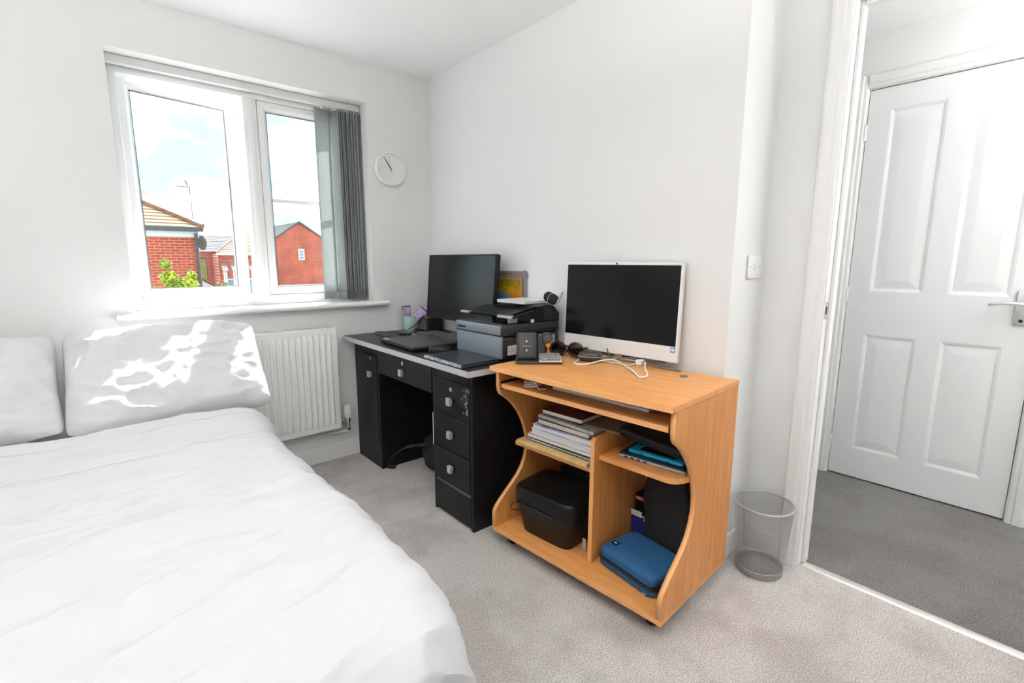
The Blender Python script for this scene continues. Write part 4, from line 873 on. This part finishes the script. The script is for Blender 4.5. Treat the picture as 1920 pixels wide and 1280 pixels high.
MB().tube(rim_pts, .0016, 6, closed=True).build('zip', DKGREY, bc, True)

# ---- lower left: rounded black machine and box
zb = .0768
bm_ = thing('photo_printer', 'rounded black plastic machine with hinged lid in the lower shelf', 'machine', WD(.165, .550, zb), WR+rad(2))
MP = mat('machine_black', (.007, .007, .0075), .33, bump=.05, bscale=260, spec=.32)
def machine(z0, z1, k0, k1, top):
    def g(i, j):
        th = 2*PI*i; q = lambda v, e: math.copysign(abs(v)**e, v)
        z = z0+(z1-z0)*min(1, j/.8); s = k0+(k1-k0)*min(1, j/.8)
        if j > .8: a = (j-.8)/.2; s = k1*(1-.10*a*a) if top else k1
        return Vector((.118*s*q(math.cos(th), .34), .152*s*q(math.sin(th), .34), z + (.022*math.sin((j-.8)/.2*PI/2) if j > .8 and top else 0)))
    m = MB().grid(g, 64, 18, True); m.bm.verts.ensure_lookup_table(); n = 18
    m.bm.faces.new([m.bm.verts[i*n] for i in range(64)][::-1]); m.bm.faces.new([m.bm.verts[i*n+n-1] for i in range(64)]); return m
machine(0, .125, .80, .985, False).build('lower_body', MP, bm_, True)
ld_ = machine(.127, .170, .995, 1.0, True).build('hinged_lid', MP, bm_, True)
MB().box(-.121, -.112, -.060, .120, .127, .132, .001).build('lid_gap', BLKG, ld_)
MB().tube([(-.1012, -.066, .035), (-.1060, -.063, .068), (-.1125, -.061, .105), (-.1180, -.061, .140), (-.1180, -.061, .166)], .0012, 6, smooth=4).build('panel_seam', BLKG, bm_)
MB().lathe([(.010, .1925), (.010, .1933)], 20, center=(.0, -.02, 0)).build('emblem', DKGREY, ld_)
MB().tube([(-.06, .145, .085), (-.075, .172, .088), (-.085, .182, .072), (-.08, .178, .056), (-.055, .14, .06)], .0016, 6, smooth=6).build('wrist_loop', BLKP, bm_, True)
MB().tube([(-.03, -.128, .09), (-.02, -.150, .07), (.0, -.158, .045), (-.03, -.152, .03)], .005, 8, smooth=5).build('side_strap', BLKP, bm_, True)
tg_ = MB().box(-.045, -.043, -.168, -.152, .006, .05, .001).build('tag', LTGREY, bm_)
bx_ = thing('game_box', 'black carton with a red and white label behind the black machine', 'box', WD(.365, .515, zb), WR)
box(-.066, .066, -.16, .14, 0, .205, .002).build('carton', BLKP, bx_)
rl = box(-.0668, .05, -.132, -.035, .2052, .2060).build('paper_label', PAPER, bx_); box(-.067, .05, -.035, .0, .2052, .2062).build('red_label', mat('crimson', srgb(190, 40, 70), .5), bx_)
m = MB(); rnd = random.Random(9)
for k in range(6): m.box(-.052+.016*k, -.050+.016*k, -.128, -.128+rnd.uniform(.04, .09), .206, .2063)
m.build('small_print', MIDGREY, rl)

# ---- lower right: blue case, black bag, boxes
bl = thing('zip_case', 'blue fabric zip case lying in the lower right shelf', 'case', WD(.176, .172, zb), WR+rad(-10))
BLU = mat('blue_canvas', srgb(36, 92, 138), .8, var=.12, vscale=120, bump=.2, bscale=260)
softbox(.096, .124, .034, .2).build('lower_half', BLU, bl, True); softbox(.096, .124, .044, .2).xf(Matrix.Translation((0, 0, .030))).build('upper_half', BLU, bl, True)
rp_ = [Vector((.0965*math.copysign(abs(math.cos(a))**.2, math.cos(a)), .1245*math.copysign(abs(math.sin(a))**.2, math.sin(a)), .033)) for a in [2*PI*(k+.5)/64 for k in range(64)]]
MB().tube(rp_, .0045, 8, closed=True).build('black_zip', mat('zip_black', (.01, .01, .01), .6), bl, True)
lg = box(-.05, -.028, .078, .104, .0735, .0752).build('woven_patch', BLKP, bl); MB().lathe([(.006, .0752), (.006, .0757)], 12, center=(-.039, .091, 0), sx=.7).build('patch_mark', WHITEP, lg)
box(-.099, -.097, -.10, -.085, .004, .010).build('zip_tag', LTGREY, bl)
bgm = mat('black_bag_nylon', (.010, .010, .011), .7, bump=.15, bscale=200)
lb = thing('laptop_bag', 'large black padded bag leaning in the lower right shelf', 'bag', WD(.338, .100, zb), WR)
tl = Matrix.Translation((.0, .0, .010)) @ Matrix.Rotation(rad(-24), 4, 'X')
m = softbox(.072, .095, .285, .3); m.xf(Matrix.Translation((0, .025, .018)) @ Matrix.Rotation(rad(-11), 4, 'X') @ Matrix.Rotation(rad(8), 4, 'Y'))
for v in m.bm.verts: v.co.z = max(v.co.z, .0005); v.co.y = max(v.co.y, -.080)
m.build('bag_body', bgm, lb, True)
m = MB(); m.tube([Matrix.Translation((0, .025, .018)) @ Matrix.Rotation(rad(-11), 4, 'X') @ Matrix.Rotation(rad(8), 4, 'Y') @ Vector((-.0655, y*.9, z)) for y, z in ((.07, .03), (.085, .08), (.087, .2), (.07, .26), (0, .27), (-.02, .265))], .003, 6, smooth=5); m.build('zip', DKGREY, lb, True)
b1 = thing('card_box', 'black carton with red lettering band beside the divider', 'box', WD(.402, .2905, zb), WR)
box(-.033, .035, -.030, .034, .0, .172, .001).build('carton', BLKP, b1)
rb = box(-.0338, -.0325, -.029, .033, .148, .166).build('red_band', mat('red_band', srgb(170, 50, 45), .5), b1)
m = MB(); rnd = random.Random(4)
for k in range(9): m.box(-.0343, -.0337, -.028+.0066*k, -.028+.0066*k+rnd.uniform(.002, .005), .152, .162)
m.build('lettering', PAPER, rb)
b2 = thing('packet', 'dark blue packet with a white hanging tab beside the divider', 'packet', WD(.352, .272, zb), WR)
box(-.010, .010, -.052, .050, 0, .095, .002).build('packet_body', mat('royal_blue', srgb(32, 48, 130), .5), b2)
m = MB(); m.box(-.0015, .0015, .005, .052, .095, .118, .001).tube([(0, .005, .102), (0, -.012, .098), (0, -.03, .086), (0, -.032, .080), (0, -.024, .079), (0, -.004, .092)], .0022, 6, smooth=4); m.xf(Matrix.Translation((-.011, 0, 0))); m.build('hanging_tab', WHITEP, b2, True)

# ================================================================== waste bin
bn = thing('waste_bin', 'grey wire mesh waste bin between the beech desk and doorway', 'bin', (1.824, .667, 0))
R0, R1, HB = .080, .101, .268
MB().lathe([(R0, .022), (R1, HB)], 64, False, False, uv=True).build('mesh_wall', BIN_MESH, bn, True)
MB().lathe([(R0+.001, .001), (R0+.0018, .003), (R0+.0035, .026), (R0+.002, .028), (R0-.001, .026), (R0-.003, .003)], 48, False, False).build('base_band', mat('bin_grey', (.34, .345, .35), .4, metal=.5), bn, True)
MB().lathe([(R0-.001, .012), (.005, .012)], 48, True, True, uv=True).build('mesh_floor', mesh_net('grey_wire_mesh_floor', (.40, .40, .41), .19, (150, 30)), bn)
MB().tube([(R1*math.cos(a), R1*math.sin(a), HB) for a in [2*PI*k/64 for k in range(64)]], .0042, 8, closed=True).build('rim', mat('bin_rim', (.55, .55, .56), .3, metal=.7), bn, True)

# ================================================================== outside
GZ = -2.75
def brick_mat(name, c1, c2, mortar, scale=1.0):
    m = bpy.data.materials.new(name); m.use_nodes = True; n = m.node_tree.nodes; l = m.node_tree.links; b = n['Principled BSDF']; b.inputs['Roughness'].default_value = .9
    t = n.new('ShaderNodeTexCoord'); mp_ = n.new('ShaderNodeMapping'); mp_.inputs['Rotation'].default_value = (rad(90), 0, 0); l.new(t.outputs['Object'], mp_.inputs[0])
    br = n.new('ShaderNodeTexBrick'); br.inputs['Scale'].default_value = scale; br.inputs['Brick Width'].default_value = .225; br.inputs['Row Height'].default_value = .075; br.inputs['Mortar Size'].default_value = .008
    br.inputs['Color1'].default_value = (*c1, 1); br.inputs['Color2'].default_value = (*c2, 1); br.inputs['Mortar'].default_value = (*mortar, 1); l.new(mp_.outputs[0], br.inputs[0])
    nzz = n.new('ShaderNodeTexNoise'); nzz.inputs['Scale'].default_value = .9; nzz.inputs['Detail'].default_value = 6; l.new(t.outputs['Object'], nzz.inputs[0])
    r = n.new('ShaderNodeValToRGB'); r.color_ramp.elements[0].position = .35; r.color_ramp.elements[0].color = (.75, .72, .70, 1); r.color_ramp.elements[1].position = .65; r.color_ramp.elements[1].color = (1.15, 1.1, 1.1, 1); l.new(nzz.outputs[0], r.inputs[0])
    mx = n.new('ShaderNodeMix'); mx.data_type = 'RGBA'; mx.blend_type = 'MULTIPLY'; mx.inputs[0].default_value = 1; l.new(br.outputs[0], mx.inputs[6]); l.new(r.outputs[0], mx.inputs[7]); l.new(mx.outputs[2], b.inputs['Base Color']); return m
BRK = brick_mat('red_brick', (.34, .048, .020), (.26, .034, .014), (.44, .20, .14))
BRK2 = brick_mat('pale_red_brick', (.34, .066, .034), (.27, .046, .023), (.45, .22, .16))
TILE = mat('tan_roof_tile', (.34, .22, .12), .8, var=.10, vscale=3); TILEG = mat('grey_roof_tile', (.22, .21, .20), .8, var=.08, vscale=3)
GUT = mat('dark_gutter', (.03, .03, .032), .5); FASC = mat('white_fascia', (.42, .42, .42), .5)
struct(box(-60, 90, 3.2, 140, GZ-.3, GZ).build('ground', mat('grey_road', (.32, .32, .31), .9, var=.15, vscale=.5)), 'grey paved ground between the houses', 'ground')
def roof_plane(name, a, b, c, d, courses, mt, par, thick=.05):
    """tiled slope: eave a-b up to ridge d-c, laid in stepped courses"""
    a, b, c, d = map(Vector, (a, b, c, d)); n_ = (b-a).cross(d-a).normalized(); n_ = n_ if n_.z > 0 else -n_
    m = MB()
    for k in range(courses):
        t0, t1 = k/courses, min(1, (k+1.06)/courses)
        p = [a.lerp(d, t0), b.lerp(c, t0), b.lerp(c, t1), a.lerp(d, t1)]; q_ = [p[0]+n_*thick, p[1]+n_*thick, p[2]+n_*.012, p[3]+n_*.012]
        V = [m.bm.verts.new(v) for v in p+q_]
        for f_ in ((4, 5, 6, 7), (0, 1, 5, 4), (1, 2, 6, 5), (3, 0, 4, 7)): m.bm.faces.new([V[i] for i in f_])
    o = m.build(name, mt, par); return o
# left house with hipped roof
hl = thing('house', 'red brick house with tan hipped roof and satellite dish', 'house', (-1.5, 16, GZ), 0, 'houses outside the window')
L = -Vector(hl.location)
X1, Y0_, X0, Y1_, EZ = 2.42, 16.0, -6.5, 24.0, 1.93
MB().box(X0, X1, Y0_, Y1_, GZ, EZ).xf(Matrix.Translation(L)).build('wall', BRK, hl)
ov = .12; rz_ = EZ+.08+(4+ov)*math.tan(rad(29.5)); e0, e1, f0, f1 = X0-ov, X1+ov, Y0_-ov, Y1_+ov; my = (f0+f1)/2
rf = roof_plane('roof', (e0, f0, EZ+.08), (e1, f0, EZ+.08), (e1-4-ov, my, rz_), (e0+4+ov, my, rz_), 24, TILE, None); rf.parent = hl; rf.location = L
rf2 = roof_plane('roof', (e1, f0, EZ+.08), (e1, f1, EZ+.08), (e1-4-ov, my, rz_), (e1-4-ov, my, rz_), 24, TILE, None); rf2.parent = hl; rf2.location = L
MB().tube([(e1, f0, EZ+.13), (e1-4-ov, my, rz_+.05)], .085, 8).xf(Matrix.Translation(L)).build('hip_ridge', mat('red_ridge', (.17, .06, .03), .8, var=.35, vscale=8), hl)
MB().box(e0, e1, f0-.06, f0+.03, EZ-.01, EZ+.09).xf(Matrix.Translation(L)).build('gutter', GUT, hl); MB().box(X0, X1+.02, Y0_-.05, Y0_, EZ-.16, EZ-.01).xf(Matrix.Translation(L)).build('fascia', FASC, hl)
MB().tube([(X1-.05, Y0_-.06, EZ-.05), (X1-.05, Y0_-.06, GZ)], .045, 8).xf(Matrix.Translation(L)).build('downpipe', GUT, hl)
sdm = MB().grid(lambda i, j: Vector((.15*j*math.cos(2*PI*i), -.06*(1-j*j), .20*j*math.sin(2*PI*i))), 28, 6, True); sdm.xf(Matrix.Translation(L+Vector((X1+.06, Y0_-.22, 1.62))) @ Matrix.Rotation(rad(35), 4, 'Z'))
sdo = sdm.build('satellite_dish', mat('dish_dark', (.02, .014, .012), .8), hl, True); MB().tube([(X1-.02, Y0_-.02, 1.55), (X1+.06, Y0_-.2, 1.62)], .02, 6).xf(Matrix.Translation(L)).build('dish_arm', GUT, hl)
# aerial stands on its own mast in front of the roof line
ae = thing('roof_aerial', 'thin television aerial on a tall mast above the hipped roof', 'aerial', (2.56, 17.4, 2.05))
AG = mat('aerial_metal', (.05, .055, .07), .6)
MB().tube([(0, 0, 0), (-.02, 0, 1.25)], .016, 6).build('mast', AG, ae); bo_ = MB().tube([(-.02, 0, 1.22), (-.34, -.02, 1.215)], .012, 6).build('boom', AG, ae)
for k in range(7): MB().tube([(-.09-.04*k, -.10, 1.217), (-.09-.04*k, .10, 1.217)], .006, 5).build('element', AG, bo_)
MB().quad((-.05, -.10, 1.25), (-.05, .10, 1.25), (-.11, .12, 1.40), (-.11, -.12, 1.40)).quad((-.05, -.10, 1.19), (-.05, .10, 1.19), (-.11, .12, 1.05), (-.11, -.12, 1.05)).build('reflector', AG, bo_)
MB().tube([(-.015, 0, .80), (-.10, 0, .80)], .01, 5).tube([(-.10, 0, .68), (-.10, 0, .95)], .008, 5).build('lower_dipole', AG, ae)
ae.parent = None
# right gabled house
hr = thing('house', 'large red brick gable end house with a tiny white window', 'house', (14, 45, GZ), 0, 'houses outside the window')
L = -Vector(hr.location); Yr = 45.0; k45 = Yr/22.0
gx0, gxp, gx1, ge, gp = 6.09*k45, 7.04*k45, 8.05*k45, CAM_Z+.94*k45, CAM_Z+1.59*k45
MB().prism([(gx0, GZ), (gx1, GZ), (gx1, ge), (gxp, gp), (gx0, ge)], Yr, Yr+9, 'y').xf(Matrix.Translation(L)).build('wall', BRK, hr)
for a, b in (((gx0-.15, ge-.10), (gxp, gp+.05)), ((gx1+.15, ge-.10), (gxp, gp+.05))):
    o = roof_plane('roof', (a[0], Yr-.12, a[1]), (a[0], Yr+9.1, a[1]), (b[0], Yr+9.1, b[1]), (b[0], Yr-.12, b[1]), 16, TILEG, None, .08); o.parent = hr; o.location = L
    MB().tube([(a[0], Yr-.10, a[1]), (b[0], Yr-.10, b[1])], .07, 6).xf(Matrix.Translation(L)).build('verge', GUT, hr)
wx_, wz_ = 7.066*k45, CAM_Z+(1.409-1.155)*k45
wn_ = MB().box(wx_-.26, wx_+.26, Yr-.06, Yr+.02, wz_-.48, wz_+.48).xf(Matrix.Translation(L)).build('gable_window', FASC, hr)
for z in (-.38, -.12, .14): MB().box(wx_-.16, wx_+.16, Yr-.075, Yr-.05, wz_+z, wz_+z+.21).xf(Matrix.Translation(L)).build('window_pane', mat('far_glass', (.16, .20, .28), .1), wn_)
# middle terrace
ht = thing('house', 'terraced red brick house with grey roof and small porches', 'house', (8, 30, GZ), 0, 'houses outside the window')
L = -Vector(ht.location)
MB().box(4.65, 6.95, 31.2, 37, GZ, 1.62).xf(Matrix.Translation(L)).build('wall', BRK2, ht)
o = roof_plane('roof', (4.5, 31.0, 1.60), (7.1, 31.0, 1.60), (7.1, 34.2, 2.62), (4.5, 34.2, 2.62), 12, TILEG, None, .06); o.parent = ht; o.location = L
MB().prism([(31.2, 1.6), (37, 1.6), (34.2, 2.55)], 4.65, 4.8, 'x').xf(Matrix.Translation(L)).build('gable_wall', BRK2, ht)
MB().box(5.30, 6.95, 29.6, 31.2, GZ, 1.50).xf(Matrix.Translation(L)).build('front_wing', BRK2, ht)
o = roof_plane('wing_roof', (5.18, 29.45, 1.50), (7.1, 29.45, 1.50), (7.1, 31.6, 2.35), (6.5, 31.6, 2.35), 9, TILE, None, .06); o.parent = ht; o.location = L
MB().tube([(5.18, 29.4, 1.52), (6.5, 31.6, 2.38)], .06, 6).xf(Matrix.Translation(L)).build('wing_verge', GUT, ht); MB().box(5.18, 7.1, 29.36, 29.46, 1.42, 1.53).xf(Matrix.Translation(L)).build('gutter', FASC, ht)
for x0_, x1_ in ((5.22, 5.62), (5.66, 6.35), (6.5, 7.0)):
    p_ = roof_plane('porch_roof', (x0_, 28.3, .62), (x1_-.15, 28.3, .62), (x1_, 29.6, .98), (x0_+.15, 29.6, .98), 5, TILEG, None, .05); p_.parent = ht; p_.location = L
    MB().box(x0_+.03, x0_+.10, 28.35, 28.42, GZ, .62).xf(Matrix.Translation(L-L)).xf(Matrix.Translation(L)).build('porch_post', FASC, p_).location = -L
    MB().box(x1_-.28, x1_-.21, 28.35, 28.42, GZ, .62).xf(Matrix.Translation(L)).build('porch_post', FASC, p_).location = -L
for x_ in (5.75, 6.6):
    wv = MB().box(x_-.2, x_+.2, 29.56, 29.62, -.9, .2).xf(Matrix.Translation(L)).build('front_window', FASC, ht); MB().box(x_-.15, x_+.15, 29.54, 29.565, -.82, .12).xf(Matrix.Translation(L)).build('window_pane', mat('far_glass', (.16, .20, .28), .1), wv)
# far terrace between the others
hm_ = thing('house', 'distant red brick house with tan roof beside the gable house', 'house', (12, 44, GZ), 0, 'houses outside the window'); L = -Vector(hm_.location)
MB().box(9.6, 10.8, 44, 52, GZ, 2.3).xf(Matrix.Translation(L)).build('wall', BRK2, hm_)
o = roof_plane('roof', (9.4, 43.8, 2.28), (11.0, 43.8, 2.28), (11.0, 47.5, 3.9), (9.4, 47.5, 3.9), 10, TILE, None, .07); o.parent = hm_; o.location = L
o = roof_plane('porch_roof', (9.5, 42.4, .45), (10.8, 42.4, .45), (10.8, 44, .95), (9.5, 44, .95), 5, TILEG, None, .06); o.parent = hm_; o.location = L
MB().box(10.3, 10.6, 43.93, 44.0, .9, 2.0).xf(Matrix.Translation(L)).build('upper_window', FASC, hm_)
# garden wall, hedge panel, shrubs
gw = thing('lean_to', 'white rendered lean-to wall with a tiled slope beside the hipped house', 'shed', (2.8, 19, GZ)); L = -Vector(gw.location)
MB().prism([(2.50, GZ), (3.45, GZ), (3.45, .10), (2.50, .74)], 18.6, 20.5, 'y').xf(Matrix.Translation(L)).build('wall', FASC, gw)
o = roof_plane('roof', (3.55, 18.5, .06), (3.55, 20.5, .06), (2.45, 20.5, .80), (2.45, 18.5, .80), 6, mat('orange_tile', (.24, .10, .05), .8, var=.2, vscale=5), None, .05); o.parent = gw; o.location = L
fe = thing('fence_panel', 'yellow green slatted panel in a dark frame behind the hipped house', 'fence', (3.1, 20.8, GZ))
for k in range(8): MB().box(-.155+.045*k, -.118+.045*k, -.02, .02, 0, 3.95, .004).build('slat', mat('lime_slat', (.24, .22, .04), .8, col2=(.12, .14, .02), vscale=6), fe)
MB().box(-.2, .25, .0, .05, 3.95, 4.0).box(-.2, -.165, .0, .05, 0, 4.0).box(.22, .25, 0, .05, 0, 4.0).box(-.2, .25, 0, .05, 3.2, 3.24).build('panel_frame', GUT, fe)
def shrub(label, base, blobs, n_leaf, leaf, cols, seed, cat='tree'):
    t = thing('garden_tree', label, cat, base); rnd = random.Random(seed)
    mt = mat('leaf_'+str(seed), cols[0], .6, col2=cols[1], vscale=5)
    m = MB()
    for (cx, cy, cz, r) in blobs:
        for k in range(int(n_leaf*r*r)):
            v = Vector((rnd.gauss(0, 1), rnd.gauss(0, 1), rnd.gauss(0, 1))).normalized()*r*rnd.uniform(.35, 1)**.6; p = Vector((cx, cy, cz))+v
            a = Vector((rnd.gauss(0, 1), rnd.gauss(0, 1), rnd.gauss(0, .6))).normalized(); b = a.cross(Vector((rnd.gauss(0, 1), rnd.gauss(0, 1), rnd.gauss(0, 1)))).normalized(); s = leaf*rnd.uniform(.6, 1.3)
            m.bm.faces.new([m.bm.verts.new(q_) for q_ in (p-a*s, p+b*s*.45, p+a*s, p-b*s*.45)])
    m.build('foliage', mt, t)['kind'] = 'stuff'
    m = MB(); 
    for (cx, cy, cz, r) in blobs: m.tube([(0, 0, 0), (cx*.4, cy*.4, cz*.5), (cx, cy, cz)], lambda k: .05*(1-.7*k), 6, smooth=3)
    m.build('stem', mat('bark', (.12, .08, .05), .9), t)
shrub('bright yellow green tree in front of the hipped house', (1.38, 12, GZ), [(0, 0, 3.20, .25), (-.12, .1, 3.55, .16), (-.16, .1, 3.82, .10), (.20, 0, 3.42, .17), (.26, 0, 3.60, .09), (-.42, 0, 3.12, .20), (-.36, 0, 3.30, .08), (.10, 0, 2.95, .24), (.36, -.1, 3.12, .12), (-.2, 0, 2.95, .24), (-.5, 0, 2.95, .2), (.38, 0, 2.92, .18), (-.05, .05, 3.40, .16), (.0, 0, 2.5, .4)], 14000, .045, ((.50, .50, .03), (.12, .22, .015)), 11)
shrub('small round green bush before the far porches', (4.55, 25.0, GZ), [(0, 0, 2.75, .28), (.1, 0, 2.5, .35)], 2600, .05, ((.20, .26, .08), (.08, .13, .04)), 12)
